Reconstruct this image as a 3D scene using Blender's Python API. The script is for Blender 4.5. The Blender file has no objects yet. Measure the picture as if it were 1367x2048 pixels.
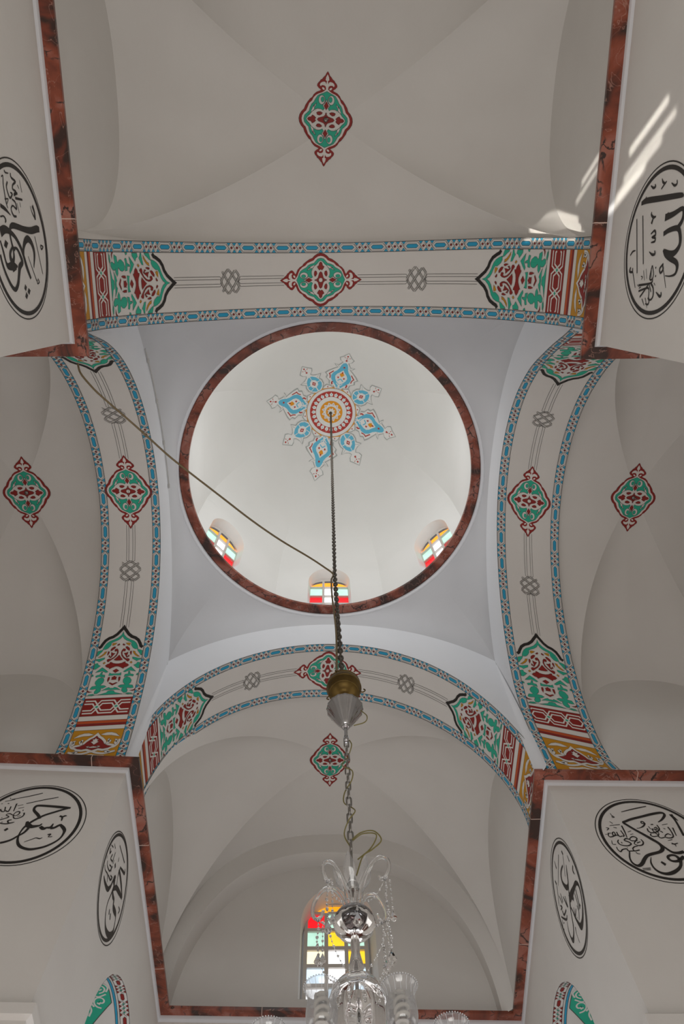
import math
S = 6.0            # metres per plan unit
EYE = 1.6          # eye height
def P(x, y, z):
    return (S*x, S*y, S*z + EYE)

def catmull(pts, n=12):
    out = []
    m = len(pts)
    for i in range(m-1):
        p0 = pts[i-1] if i > 0 else tuple(2*a-b for a, b in zip(pts[0], pts[1]))
        p1, p2 = pts[i], pts[i+1]
        p3 = pts[i+2] if i+2 < m else tuple(2*a-b for a, b in zip(pts[-1], pts[-2]))
        for k in range(n):
            t = k/n
            out.append(tuple(.5*((2*b)+(-a+c)*t+(2*a-5*b+4*c-d)*t*t+(-a+3*b-3*c+d)*t**3)
                             for a, b, c, d in zip(p0, p1, p2, p3)))
    out.append(tuple(pts[-1]))
    return out

# plan corners of the marble cornice (room-side edge, at plan height 1)
CA = (-.3268, .0952); CC = (.3577, .0920); CB = (-.3085, .7537); CD = (.3598, .7803)
CFL = (-.2936, 1.3197); CFR = (.3721, 1.3444)

def foot(T):
    out = []
    for p in T:
        k = 1+.031*(1.12-p[2])/.156 if p[1] > .5 and p[2] < 1.12 else 1
        out.append(tuple(c*k for c in p))
    return out
class Arch:
    """soffit of one transverse arch; s = metres along the curve, t = 0 (dome side) .. 1 (arm side)"""
    def __init__(self, inner, outer, n=10):
        A, B = catmull(inner, n), catmull(outer, n)
        Z0 = .9955
        def cut(T):
            k = [i for i in range(len(T)) if T[i][2] > Z0]
            def at(a, b):
                f = (Z0-a[2])/(b[2]-a[2]); return tuple(a[j]+(b[j]-a[j])*f for j in range(3))
            T = [at(T[k[0]-1], T[k[0]])]+T[k[0]:k[-1]+1]+[at(T[k[-1]+1], T[k[-1]])]
            # even resampling by length
            ac = [0.0]
            for a, b in zip(T, T[1:]): ac.append(ac[-1]+math.dist(a, b))
            out = []; j = 0
            for i in range(141):
                d = ac[-1]*i/140
                while j < len(ac)-2 and ac[j+1] < d: j += 1
                f = min(1, (d-ac[j])/(ac[j+1]-ac[j])); out.append(tuple(T[j][c]+(T[j+1][c]-T[j][c])*f for c in range(3)))
            return out
        A, B = cut(A), cut(B)
        self.A, self.B = A, B
        acc = [0.0]
        for i in range(1, len(A)):
            a = [.5*(A[i][k]+B[i][k]) for k in range(3)]
            b = [.5*(A[i-1][k]+B[i-1][k]) for k in range(3)]
            acc.append(acc[-1]+S*math.dist(a, b))
        self.acc = acc
        self.L = acc[-1]
        k = max(range(len(A)), key=lambda i: A[i][2]+B[i][2])
        self.sc = acc[k]
        self.W = S*math.dist(A[k], B[k])
    def plan(self, s, t, off=0.0):
        acc, A, B = self.acc, self.A, self.B
        s = min(max(s, 0.0), self.L)
        lo, hi = 0, len(acc)-1
        while hi-lo > 1:
            m = (lo+hi)//2
            if acc[m] <= s: lo = m
            else: hi = m
        f = (s-acc[lo])/max(1e-9, acc[hi]-acc[lo])
        p0 = [A[lo][k]+(B[lo][k]-A[lo][k])*t for k in range(3)]
        p1 = [A[hi][k]+(B[hi][k]-A[hi][k])*t for k in range(3)]
        p = [p0[k]+(p1[k]-p0[k])*f for k in range(3)]
        if off:
            d = [p1[k]-p0[k] for k in range(3)]
            e = [B[lo][k]-A[lo][k] for k in range(3)]
            n = [d[1]*e[2]-d[2]*e[1], d[2]*e[0]-d[0]*e[2], d[0]*e[1]-d[1]*e[0]]
            l = math.sqrt(sum(c*c for c in n))
            c = self.sgn*off/S/l
            p = [p[k]+n[k]*c for k in range(3)]
        return tuple(p)
    sgn = 1.0
    def pos(self, s, t, off=0.0):
        return P(*self.plan(s, t, off))

def pl(tab, axis, d):
    return [(h, d, z) if axis == 'x' else (d, h, z) for h, z in tab]
def near_tab(ys):
    out = []
    for i in range(15):
        th = math.pi+.10-(math.pi+.2)*i/14
        f = i/14
        y = catmull([(ys[0],), (ys[1],), (ys[2],), (ys[3],), (ys[4],)], 14)[int(round(f*56))][0]
        out.append((.0153+.347*math.cos(th), y, 1.02+.41*math.sin(th) if i not in (0, 14) else .96))
    return out
ARCH = {
 'far': Arch(pl([(-0.3283, 0.9653), (-0.3401, 1.05), (-0.3346, 1.1398), (-0.3068, 1.23), (-0.2555, 1.3144), (-0.1812, 1.385), (-0.0872, 1.4325), (0.018, 1.4479), (0.122, 1.4274), (0.2117, 1.3745), (0.2792, 1.3002), (0.3252, 1.2175), (0.3565, 1.1342), (0.3753, 1.0499), (0.3643, 0.9653)], 'x', 0.7849),
   pl([(-0.3269, 0.9654), (-0.3382, 1.0497), (-0.3342, 1.1396), (-0.3099, 1.2321), (-0.2597, 1.3192), (-0.1831, 1.3888), (-0.0867, 1.4304), (0.018, 1.438), (0.1185, 1.413), (0.2053, 1.362), (0.2737, 1.2938), (0.3233, 1.2161), (0.3553, 1.1337), (0.3697, 1.0491), (0.3648, 0.9652)], 'x', 0.9196)),
 'left': Arch(pl([(0.0536, 0.9637), (0.0696, 1.0482), (0.0896, 1.129), (0.1252, 1.2051), (0.1785, 1.2718), (0.2473, 1.3242), (0.3278, 1.3585), (0.415, 1.3708), (0.5023, 1.3587), (0.5818, 1.3226), (0.6472, 1.2669), (0.6961, 1.199), (0.7312, 1.1253), (0.7566, 1.0477), (0.7706, 0.9643)], 'y', -0.337),
   pl([(0.0576, 0.9641), (0.0564, 1.0501), (0.0784, 1.1334), (0.119, 1.2096), (0.1749, 1.2759), (0.2447, 1.3293), (0.3262, 1.3651), (0.415, 1.3783), (0.504, 1.3659), (0.5851, 1.3289), (0.6522, 1.2726), (0.7035, 1.2042), (0.7408, 1.1292), (0.7653, 1.0489), (0.77, 0.9644)], 'y', -0.46)),
 'right': Arch(foot(pl([(0.0643, 0.9648), (0.0424, 1.052), (0.0691, 1.1371), (0.101, 1.2223), (0.1437, 1.3118), (0.2118, 1.3928), (0.3067, 1.4452), (0.415, 1.4571), (0.5198, 1.4307), (0.6102, 1.3774), (0.6829, 1.3079), (0.7359, 1.2272), (0.7641, 1.1384), (0.7666, 1.0491), (0.77, 0.9644)], 'y', 0.3755)),
   foot(pl([(0.0605, 0.9644), (0.0458, 1.0515), (0.0629, 1.1396), (0.0967, 1.2254), (0.1468, 1.3082), (0.2176, 1.3816), (0.3093, 1.4342), (0.415, 1.4556), (0.5224, 1.4414), (0.6193, 1.395), (0.6979, 1.3251), (0.7554, 1.241), (0.7916, 1.1493), (0.8025, 1.0541), (0.7761, 0.9638)], 'y', 0.515))),
 'near': Arch(near_tab((.0637, .0620, .0538, .0500, .0527)), near_tab((-.0563, -.0715, -.0814, -.0845, -.0682))),
}
for _a in ARCH.values():      # make +off point down into the room
    _z = _a.plan(_a.sc, .5)[2]
    if _a.plan(_a.sc, .5, .05)[2] > _z:
        _a.sgn = -1.0
# dome and drum
DC = (.0125, .4300)
RIM_Z, RIM_R = 1.6076, .3554
DR, DZ0, DZ1 = .347, 1.92, 2.515
def dome_z(r):
    q = min(1.0, r/DR)
    return DZ0+(DZ1-DZ0)*math.sqrt(max(0.0, 1-q**2.0))

# arm vaults: (axis of arm, plan range along arm, lateral range, crown height, lateral lunette height)
VAULT = {
 'near': dict(axis='y', q=(-.0700, -.5200), p=(-.342, .372), zc=1.475, za=1.440, zl=1.30),
 'far': dict(axis='y', q=(.9050, 1.3350), p=(-.341, .379), zc=1.480, za=1.456, zl=1.31),
 'left': dict(axis='x', q=(-.4500, -.8300), p=(.048, .785), zc=1.445, za=1.388, zl=1.315),
 'right': dict(axis='x', q=(.5020, .8760), p=(.040, .812), zc=1.480, za=1.464, zl=1.335),
}
def vault_z(v, p, q):
    """p, q in -1..1 (p across the arm, q along it)"""
    m = min(abs(p), abs(q))
    E = (1-m**2.4)**(1/2.4)
    if abs(p) <= abs(q):      # main barrel, crown line along the arm
        h = v['za']+(v['zc']-v['za'])*(1-q*q)
    else:
        h = v['zl']+(v['zc']-v['zl'])*(1-p*p)
    hd = v['zc'] + 0*m
    # on the diagonal both give the same height
    d = m
    ha = v['za']+(v['zc']-v['za'])*(1-d*d)
    hl = v['zl']+(v['zc']-v['zl'])*(1-d*d)
    a = max(abs(p), abs(q))
    mid = .5*(ha+hl)
    w = 0 if a <= d else (a-d)/max(1e-6, 1-d)
    h = mid+(h-mid)*w
    return 1.0+(h-1.0)*E
def vault_pos(v, p, q, off=0.0):
    a = .5*(v['p'][0]+v['p'][1])+.5*(v['p'][1]-v['p'][0])*p
    b = .5*(v['q'][0]+v['q'][1])+.5*(v['q'][1]-v['q'][0])*q
    z = vault_z(v, p, q)-off/S
    return (a, b, z) if v['axis'] == 'y' else (b, a, z)
# lower walls: (start at pier corner, far end), plan units; room side is offset by WO behind the cornice edge
WO = .020
WALLS = {
 'left_far': (CB, (-.5385, .7430)),
 'far_left': (CB, CFL),
 'far_right': (CD, CFR),
 'right_far': (CD, (.6206, .7844)),
 'near_left': (CA, (-.3294, -.3258)),
 'near_right': (CC, (.3492, -.3392)),
}
WSIDE = {'left_far': (0, 1), 'far_left': (-1, 0), 'far_right': (1, 0), 'right_far': (0, 1), 'near_left': (-1, 0), 'near_right': (1, 0)}
def wall_frame(name):
    (x0, y0), (x1, y1) = WALLS[name]
    l = math.hypot(x1-x0, y1-y0)
    u = ((x1-x0)/l, (y1-y0)/l)
    n = (u[1], -u[0])
    s = WSIDE[name]
    if n[0]*s[0]+n[1]*s[1] < 0: n = (-n[0], -n[1])   # n points into the masonry
    return (x0+n[0]*WO, y0+n[1]*WO), u, n
def wall_pos(name, a, z, off=0.0):
    """a = metres from the pier corner along the wall, z = metres above floor, off = metres into the room"""
    o, u, n = wall_frame(name)
    return (S*o[0]+u[0]*a-n[0]*off, S*o[1]+u[1]*a-n[1]*off, z)
import bpy, bmesh, random
from mathutils import Vector, Matrix
from mathutils.geometry import tessellate_polygon
PI = math.pi
scene = bpy.context.scene
COL = scene.collection
random.seed(4)

# ------------------------------------------------------------------ materials
def new_mat(name):
    m = bpy.data.materials.new(name); m.use_nodes = True
    nt = m.node_tree
    b = nt.nodes['Principled BSDF']
    return m, nt, b
def simple(name, col, rough=.6, metal=0.0, **kw):
    m, nt, b = new_mat(name)
    b.inputs['Base Color'].default_value = (*col, 1)
    b.inputs['Roughness'].default_value = rough
    b.inputs['Metallic'].default_value = metal
    for k, v in kw.items():
        b.inputs[k.replace('_', ' ')].default_value = v
    return m
def noise_tint(name, c1, c2, scale, rough=.75, bump=.0, detail=4):
    m, nt, b = new_mat(name)
    tc = nt.nodes.new('ShaderNodeTexCoord')
    n = nt.nodes.new('ShaderNodeTexNoise'); n.inputs['Scale'].default_value = scale; n.inputs['Detail'].default_value = detail
    r = nt.nodes.new('ShaderNodeValToRGB')
    r.color_ramp.elements[0].position = .35; r.color_ramp.elements[0].color = (*c1, 1)
    r.color_ramp.elements[1].position = .65; r.color_ramp.elements[1].color = (*c2, 1)
    nt.links.new(tc.outputs['Object'], n.inputs['Vector']); nt.links.new(n.outputs['Fac'], r.inputs['Fac'])
    nt.links.new(r.outputs['Color'], b.inputs['Base Color'])
    b.inputs['Roughness'].default_value = rough
    if bump:
        n2 = nt.nodes.new('ShaderNodeTexNoise'); n2.inputs['Scale'].default_value = scale*22; n2.inputs['Detail'].default_value = 3
        nt.links.new(tc.outputs['Object'], n2.inputs['Vector'])
        bp = nt.nodes.new('ShaderNodeBump'); bp.inputs['Strength'].default_value = bump; bp.inputs['Distance'].default_value = .01
        nt.links.new(n2.outputs['Fac'], bp.inputs['Height']); nt.links.new(bp.outputs['Normal'], b.inputs['Normal'])
    return m
M_PLASTER = noise_tint('plaster', (.730, .702, .668), (.760, .735, .700), 1.1, .85, .12)
M_DOME = noise_tint('dome_plaster', (.80, .79, .76), (.83, .82, .79), .8, .85, .10)
M_FLOOR = noise_tint('floor_carpet', (.30, .12, .10), (.36, .16, .12), 3, .95, .2)
M_FACE = noise_tint('face_lit_plaster', (.80, .815, .845), (.825, .84, .87), 1.0, .7, .08)  # bluish daylight on the crescent faces mixed into this paler plaster

M_PEND = noise_tint('pendentive_shaded_plaster', (.585, .588, .605), (.625, .628, .645), .9, .8, .08)  # greyer than the plaster: weaker light on the pendentives put into the colour
def marble():
    m, nt, b = new_mat('red_marble')
    N = nt.nodes.new; L = nt.links.new
    tc = N('ShaderNodeTexCoord')
    n1 = N('ShaderNodeTexNoise'); n1.inputs['Scale'].default_value = 1.9; n1.inputs['Detail'].default_value = 6; n1.inputs['Distortion'].default_value = 1.5
    L(tc.outputs['Object'], n1.inputs['Vector'])
    r1 = N('ShaderNodeValToRGB'); cr = r1.color_ramp
    cr.elements[0].position = .385; cr.elements[0].color = (.045, .020, .014, 1)
    cr.elements[1].position = .455; cr.elements[1].color = (.165, .038, .020, 1)
    e = cr.elements.new(.535); e.color = (.265, .062, .030, 1)
    e = cr.elements.new(.590); e.color = (.330, .105, .070, 1)
    e = cr.elements.new(.670); e.color = (.36, .150, .110, 1)
    L(n1.outputs['Fac'], r1.inputs['Fac'])
    n2 = N('ShaderNodeTexNoise'); n2.inputs['Scale'].default_value = 3.2; n2.inputs['Detail'].default_value = 5; n2.inputs['Distortion'].default_value = 1.0
    L(tc.outputs['Object'], n2.inputs['Vector'])
    mx = N('ShaderNodeMix'); mx.data_type = 'VECTOR'; mx.inputs['Factor'].default_value = .22
    L(tc.outputs['Object'], mx.inputs[4]); L(n2.outputs['Color'], mx.inputs[5])
    v = N('ShaderNodeTexVoronoi'); v.feature = 'DISTANCE_TO_EDGE'; v.inputs['Scale'].default_value = 7
    L(mx.outputs[1], v.inputs['Vector'])
    rv = N('ShaderNodeValToRGB'); rv.color_ramp.elements[0].position = .012; rv.color_ramp.elements[0].color = (1, 1, 1, 1)
    rv.color_ramp.elements[1].position = .05; rv.color_ramp.elements[1].color = (0, 0, 0, 1)
    L(v.outputs['Distance'], rv.inputs['Fac'])
    msk = N('ShaderNodeValToRGB'); msk.color_ramp.elements[0].position = .53; msk.color_ramp.elements[1].position = .59
    L(n1.outputs['Fac'], msk.inputs['Fac'])
    mu = N('ShaderNodeMath'); mu.operation = 'MULTIPLY'
    L(rv.outputs['Color'], mu.inputs[0]); L(msk.outputs['Color'], mu.inputs[1])
    mc = N('ShaderNodeMix'); mc.data_type = 'RGBA'
    L(mu.outputs[0], mc.inputs['Factor']); L(r1.outputs['Color'], mc.inputs[6]); mc.inputs[7].default_value = (.035, .018, .015, 1)
    # thin pale veins
    n3 = N('ShaderNodeTexNoise'); n3.inputs['Scale'].default_value = 2.3; n3.inputs['Detail'].default_value = 4; n3.inputs['Distortion'].default_value = 2.2
    mp = N('ShaderNodeMapping'); mp.inputs['Location'].default_value = (7, 3, 1)
    L(tc.outputs['Object'], mp.inputs['Vector']); L(mp.outputs['Vector'], n3.inputs['Vector'])
    rp = N('ShaderNodeValToRGB'); c = rp.color_ramp; c.elements[0].position = .493; c.elements[0].color = (0, 0, 0, 1)
    c.elements[1].position = .507; c.elements[1].color = (0, 0, 0, 1); q = c.elements.new(.5); q.color = (.8, .8, .8, 1)
    L(n3.outputs['Fac'], rp.inputs['Fac'])
    md = N('ShaderNodeMix'); md.data_type = 'RGBA'
    L(rp.outputs['Color'], md.inputs['Factor']); L(mc.outputs[2], md.inputs[6]); md.inputs[7].default_value = (.42, .22, .17, 1)
    L(md.outputs[2], b.inputs['Base Color'])
    b.inputs['Roughness'].default_value = .32
    return m
M_MARBLE = marble()
M_MORTAR = simple('mortar_joint', (.62, .45, .38), .8)

PAINT = {
 'K': simple('paint_black', (.018, .015, .013), .55),
 'L': simple('paint_line', (.085, .075, .068), .7),
 'W': simple('paint_white', (.77, .74, .70), .8),
 'G': simple('paint_teal', (.020, .440, .285), .6),
 'R': simple('paint_dark_red', (.275, .012, .008), .6),
 'B': simple('paint_blue', (.022, .360, .600), .6),
 'O': simple('paint_ochre', (.60, .275, .008), .6),
 'F': simple('paint_orange_red', (.56, .085, .016), .6),
 'Y': simple('paint_orange', (.85, .34, .010), .6),
 'S': simple('paint_sky_blue', (.130, .520, .720), .6),
 'E': simple('paint_grey', (.42, .44, .42), .7),
 'D': simple('paint_bright_red', (.480, .040, .028), .6),
 'V': simple('paint_dome_white', (.84, .83, .80), .8),
}
def glow(name, col, s, rough=.2):
    m, nt, b = new_mat(name)
    b.inputs['Base Color'].default_value = (*[c*.4 for c in col], 1)
    b.inputs['Roughness'].default_value = rough
    n = nt.nodes.new('ShaderNodeTexNoise'); n.inputs['Scale'].default_value = 5
    tc = nt.nodes.new('ShaderNodeTexCoord'); nt.links.new(tc.outputs['Object'], n.inputs['Vector'])
    r = nt.nodes.new('ShaderNodeValToRGB'); r.color_ramp.elements[0].position = .3; r.color_ramp.elements[0].color = (*[c*.82 for c in col], 1)
    r.color_ramp.elements[1].position = .6; r.color_ramp.elements[1].color = (*col, 1)
    nt.links.new(n.outputs['Fac'], r.inputs['Fac']); nt.links.new(r.outputs['Color'], b.inputs['Emission Color'])
    b.inputs['Emission Strength'].default_value = s
    return m
PANE = {
 'white': glow('pane_white', (.93, .96, 1.0), 1.6),
 'red': glow('pane_red', (.95, .012, .02), 1.0),
 'orange': glow('pane_orange', (.95, .36, .010), 1.1),
 'amber': glow('pane_amber', (1.0, .30, .02), 1.7),
 'yellow': glow('pane_yellow', (1.0, .62, .03), 1.15),
 'pale_yellow': glow('pane_pale_yellow', (1.0, .90, .62), 1.2),
 'green': glow('pane_green', (.55, .88, .72), .95),
 'blue': glow('pane_blue', (.66, .84, 1.0), 1.25),
}
M_FRAME = simple('window_frame_paint', (.62, .57, .52), .5)
M_CHROME = simple('chrome', (.50, .50, .51), .07, 1.0)
M_STEEL = simple('worn_steel', (.34, .33, .31), .30, 1.0)
M_BRASS = noise_tint('aged_brass', (.105, .066, .018), (.20, .128, .036), 9, .42)
M_BRASS.node_tree.nodes['Principled BSDF'].inputs['Metallic'].default_value = .85
M_IRON = simple('dark_chain_metal', (.115, .100, .080), .45, .7)
M_CORD = simple('brown_cable', (.17, .125, .062), .6)
M_WIRE = simple('green_wire', (.20, .17, .05), .5)
M_BULB = simple('lamp_tube', (.74, .70, .62), .4)
M_WHITE_CABLE = simple('pale_cable', (.50, .49, .47), .6)
def glassm(name, tint=(1, 1, 1), rough=.02, ior=1.47):
    m, nt, b = new_mat(name)
    b.inputs['Base Color'].default_value = (*tint, 1)
    b.inputs['Roughness'].default_value = rough
    b.inputs['IOR'].default_value = ior
    b.inputs['Transmission Weight'].default_value = 1.0
    return m
M_GLASS = glassm('clear_glass')
M_CRYSTAL = glassm('cut_crystal', (1, 1, 1), .0, 1.6)
def thin_glass(name, amount, tint=(1, 1, 1)):
    """thin walled glass: mostly clear, brighter towards grazing edges"""
    m = bpy.data.materials.new(name); m.use_nodes = True; nt = m.node_tree; nt.nodes.clear()
    N = nt.nodes.new; L = nt.links.new
    o = N('ShaderNodeOutputMaterial'); t = N('ShaderNodeBsdfTransparent'); t.inputs['Color'].default_value = (*tint, 1)
    g = N('ShaderNodeBsdfGlossy'); g.inputs['Roughness'].default_value = .12
    d = N('ShaderNodeBsdfDiffuse'); d.inputs['Color'].default_value = (.75, .77, .8, 1)
    mx = N('ShaderNodeMixShader'); mx.inputs['Fac'].default_value = .45; L(g.outputs[0], mx.inputs[1]); L(d.outputs[0], mx.inputs[2])
    lw = N('ShaderNodeLayerWeight'); lw.inputs['Blend'].default_value = .35
    r = N('ShaderNodeMapRange'); r.inputs['To Min'].default_value = amount; r.inputs['To Max'].default_value = min(1, amount+.65)
    L(lw.outputs['Facing'], r.inputs['Value'])
    ms = N('ShaderNodeMixShader'); L(r.outputs['Result'], ms.inputs['Fac']); L(t.outputs[0], ms.inputs[1]); L(mx.outputs[0], ms.inputs[2])
    L(ms.outputs[0], o.inputs['Surface'])
    return m
M_SHADE = thin_glass('shade_glass', .17)

# ------------------------------------------------------------------ object helpers
class MB:
    def __init__(self): self.v = []; self.f = []; self.m = []; self.sm = []
    def add(self, vs, fs, mi=0, smooth=True):
        o = len(self.v); self.v += [tuple(p) for p in vs]
        for f in fs: self.f.append(tuple(i+o for i in f)); self.m.append(mi); self.sm.append(smooth)
    def grid(self, rows, mi=0, smooth=True, close=False):
        n = len(rows[0]); vs = [p for r in rows for p in r]; fs = []
        for i in range(len(rows)-1):
            for j in range(n if close else n-1):
                k = (j+1) % n
                fs.append((i*n+j, i*n+k, (i+1)*n+k, (i+1)*n+j))
        self.add(vs, fs, mi, smooth)
    def box(self, c, s, mi=0, rot=None):
        vs = []
        for x in (-.5, .5):
            for y in (-.5, .5):
                for z in (-.5, .5):
                    p = Vector((x*s[0], y*s[1], z*s[2]))
                    if rot: p = rot @ p
                    vs.append(tuple(Vector(c)+p))
        self.add(vs, [(0, 1, 3, 2), (4, 6, 7, 5), (0, 4, 5, 1), (2, 3, 7, 6), (0, 2, 6, 4), (1, 5, 7, 3)], mi, False)
    def tube(self, pts, r, n=8, mi=0, close=False, cap=True):
        pts = [Vector(p) for p in pts]; m = len(pts)
        rs = r if isinstance(r, (list, tuple)) else [r]*m
        ring = []; up = None
        for i in range(m):
            if close: d = pts[(i+1) % m]-pts[i-1]
            else: d = pts[min(i+1, m-1)]-pts[max(i-1, 0)]
            d.normalize()
            if up is None:
                up = d.orthogonal().normalized()
            up = (up-d*up.dot(d))
            if up.length < 1e-6: up = d.orthogonal()
            up.normalize(); w = d.cross(up)
            ring.append([tuple(pts[i]+(up*math.cos(a)+w*math.sin(a))*rs[i]) for a in [2*PI*k/n for k in range(n)]])
        if close: ring.append(ring[0])
        self.grid(ring, mi, True, True)
        if cap and not close:
            self.add(ring[0], [tuple(range(n))], mi, False); self.add(ring[-1], [tuple(range(n))[::-1]], mi, False)
    def lathe(self, prof, c=(0, 0, 0), n=32, mi=0, lobes=0, amp=0.0):
        rows = []
        for r, z in prof:
            row = []
            for k in range(n):
                a = 2*PI*k/n
                q = r*(1+amp*math.cos(lobes*a)) if lobes else r
                row.append((c[0]+q*math.cos(a), c[1]+q*math.sin(a), c[2]+z))
            rows.append(row)
        self.grid(rows, mi, True, True)
    def ball(self, c, r, n=10, mi=0, sz=1.0):
        rows = []
        for i in range(n//2+1):
            t = -PI/2+PI*i/(n//2)
            rows.append([(c[0]+r*math.cos(t)*math.cos(a), c[1]+r*math.cos(t)*math.sin(a), c[2]+r*sz*math.sin(t)) for a in [2*PI*k/n for k in range(n)]])
        self.grid(rows, mi, True, True)
    def build(self, name, mats, parent=None, loc=None):
        me = bpy.data.meshes.new(name)
        o0 = Vector(loc) if loc is not None else Vector((0, 0, 0))
        me.from_pydata([tuple(Vector(p)-o0) for p in self.v], [], self.f)
        for m in (mats if isinstance(mats, (list, tuple)) else [mats]): me.materials.append(m)
        me.polygons.foreach_set('material_index', self.m)
        me.polygons.foreach_set('use_smooth', self.sm)
        me.update()
        o = bpy.data.objects.new(name, me); COL.objects.link(o)
        if parent is not None:
            o.parent = parent
            w = Vector(parent.location); q = parent.parent
            while q is not None: w += q.location; q = q.parent
            o.location = o0-w
        else: o.location = o0
        return o
def tag(o, label=None, cat=None, group=None, kind=None):
    if label: o['label'] = label
    if cat: o['category'] = cat
    if group: o['group'] = group
    if kind: o['kind'] = kind
    return o
def thing(name, label, cat, loc, group=None):
    o = bpy.data.objects.new(name, None); COL.objects.link(o); o.location = loc
    o.empty_display_size = .1
    return tag(o, label, cat, group)
def struct(o, label, cat='building part'):
    return tag(o, label, cat, None, 'structure')

class Decal(MB):
    """flat painted work laid on a surface; fn(u, v, lift) gives the world point"""
    def __init__(self, fn, maxe=.08, lift0=.0015, dl=.0008):
        super().__init__(); self.fn = fn; self.maxe = maxe; self.l0 = lift0; self.dl = dl
        self.keys = []; self.scale = (1, 1)
    def ci(self, c):
        if c not in self.keys: self.keys.append(c)
        return self.keys.index(c)
    def tris(self, P2, T, col, layer):
        P2 = [tuple(p) for p in P2]; out = []; cache = {}; stack = list(T)
        sx, sy = self.scale; L2 = self.maxe**2
        while stack:
            t = stack.pop()
            best = 0; bi = 0
            for k in range(3):
                a, b = P2[t[k]], P2[t[(k+1) % 3]]
                d = ((a[0]-b[0])*sx)**2+((a[1]-b[1])*sy)**2
                if d > best: best, bi = d, k
            if best <= L2: out.append(t); continue
            i, j, k = t[bi], t[(bi+1) % 3], t[(bi+2) % 3]
            e = (min(i, j), max(i, j))
            if e not in cache:
                cache[e] = len(P2); P2.append(((P2[i][0]+P2[j][0])/2, (P2[i][1]+P2[j][1])/2))
            m = cache[e]; stack += [(i, m, k), (m, j, k)]
        lift = self.l0+self.dl*layer
        self.add([self.fn(p[0], p[1], lift) for p in P2], out, self.ci(col), False)
    def poly(self, col, pts, layer=0, line=None, lw=.005, holes=()):
        loops = [[Vector((p[0], p[1], 0)) for p in pts]]+[[Vector((p[0], p[1], 0)) for p in h] for h in holes]
        T = tessellate_polygon(loops)
        self.tris([p for l in loops for p in [(q.x, q.y) for q in l]], T, col, layer)
        if line:
            self.stroke(line, list(pts)+[pts[0]], lw, layer+1)
    def stroke(self, col, pts, w, layer=0, close=False):
        """w: width or list of widths (metres); pts in decal units"""
        sx, sy = self.scale
        n = len(pts); A = []
        ws = w if isinstance(w, (list, tuple)) else [w]*n
        closed = n > 2 and abs(pts[0][0]-pts[-1][0]) < 1e-9 and abs(pts[0][1]-pts[-1][1]) < 1e-9
        for i in range(n):
            if closed: a, b = pts[i-1 if i > 0 else n-2], pts[i+1 if i < n-1 else 1]
            else: a, b = pts[max(i-1, 0)], pts[min(i+1, n-1)]
            dx, dy = (b[0]-a[0])*sx, (b[1]-a[1])*sy
            l = math.hypot(dx, dy) or 1e-9
            nx, ny = -dy/l, dx/l
            # mitre
            if 0 < i < n-1 or closed:
                p, q = pts[i-1 if i > 0 else n-2], pts[i]
                ex, ey = (q[0]-p[0])*sx, (q[1]-p[1])*sy
                el = math.hypot(ex, ey) or 1e-9
                c = abs((-ey*nx+ex*ny)/el)
                k = 1/max(c, .5)
            else: k = 1
            h = ws[i]/2*k
            A.append((pts[i][0]+nx*h/sx, pts[i][1]+ny*h/sy)); A.append((pts[i][0]-nx*h/sx, pts[i][1]-ny*h/sy))
        T = []
        for i in range(n-1):
            T += [(2*i, 2*i+1, 2*i+3), (2*i, 2*i+3, 2*i+2)]
        self.tris(A, T, col, layer)
    def make(self, name, parent=None, loc=None):
        return self.build(name, [PAINT[k] for k in self.keys], parent, loc)
def smooth(pts, n=5):
    return catmull(pts, n)
# ------------------------------------------------------------------ plan outline (closed, clockwise from near-left pier)
def lin(p, q, x=None, y=None):
    if x is not None: return (x, p[1]+(q[1]-p[1])*(x-p[0])/(q[0]-p[0]))
    return (p[0]+(q[0]-p[0])*(y-p[1])/(q[1]-p[1]), y)
LE, RE, NE = -.850, .905, -.545
L1 = lin(CA, (-.417, .0965), x=LE); L2 = lin(CB, (-.5385, .7430), x=LE)
R2 = lin(CD, (.6206, .7844), x=RE); R1 = lin(CC, (.448, .0896), x=RE)
N1 = lin(CA, (-.3294, -.3258), y=NE); N2 = lin(CC, (.3492, -.3392), y=NE)
OUT = [CA, L1, L2, CB, CFL, CFR, CD, R2, R1, CC, N2, N1]
def offset_loop(pts, d):
    """push every edge of the room outline outwards by d"""
    n = len(pts); out = []
    area = sum(pts[i][0]*pts[(i+1) % n][1]-pts[(i+1) % n][0]*pts[i][1] for i in range(n))
    sg = 1 if area > 0 else -1
    for i in range(n):
        a, b, c = pts[i-1], pts[i], pts[(i+1) % n]
        def nrm(p, q):
            l = math.hypot(q[0]-p[0], q[1]-p[1]); return (sg*(q[1]-p[1])/l, -sg*(q[0]-p[0])/l)
        n1, n2 = nrm(a, b), nrm(b, c)
        k = 1+n1[0]*n2[0]+n1[1]*n2[1]
        out.append((b[0]+d*(n1[0]+n2[0])/k, b[1]+d*(n1[1]+n2[1])/k))
    return out
Z_UNDER, Z_COVE = .9925, .982
FLOOR_Z = 0.0
ZF = (FLOOR_Z-EYE)/S

mb = MB(); q = offset_loop(OUT, .05)
mb.add([(S*x*1.6, S*(y if abs(y) < .4 else y*1.3), FLOOR_Z) for x, y in [(-.8, -.62), (.85, -.62), (.85, 1.2), (-.8, 1.2)]], [(0, 1, 2, 3)], 0, False)
struct(mb.build('floor', M_FLOOR), 'dark red carpeted floor far below the vaults', 'floor')

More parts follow.
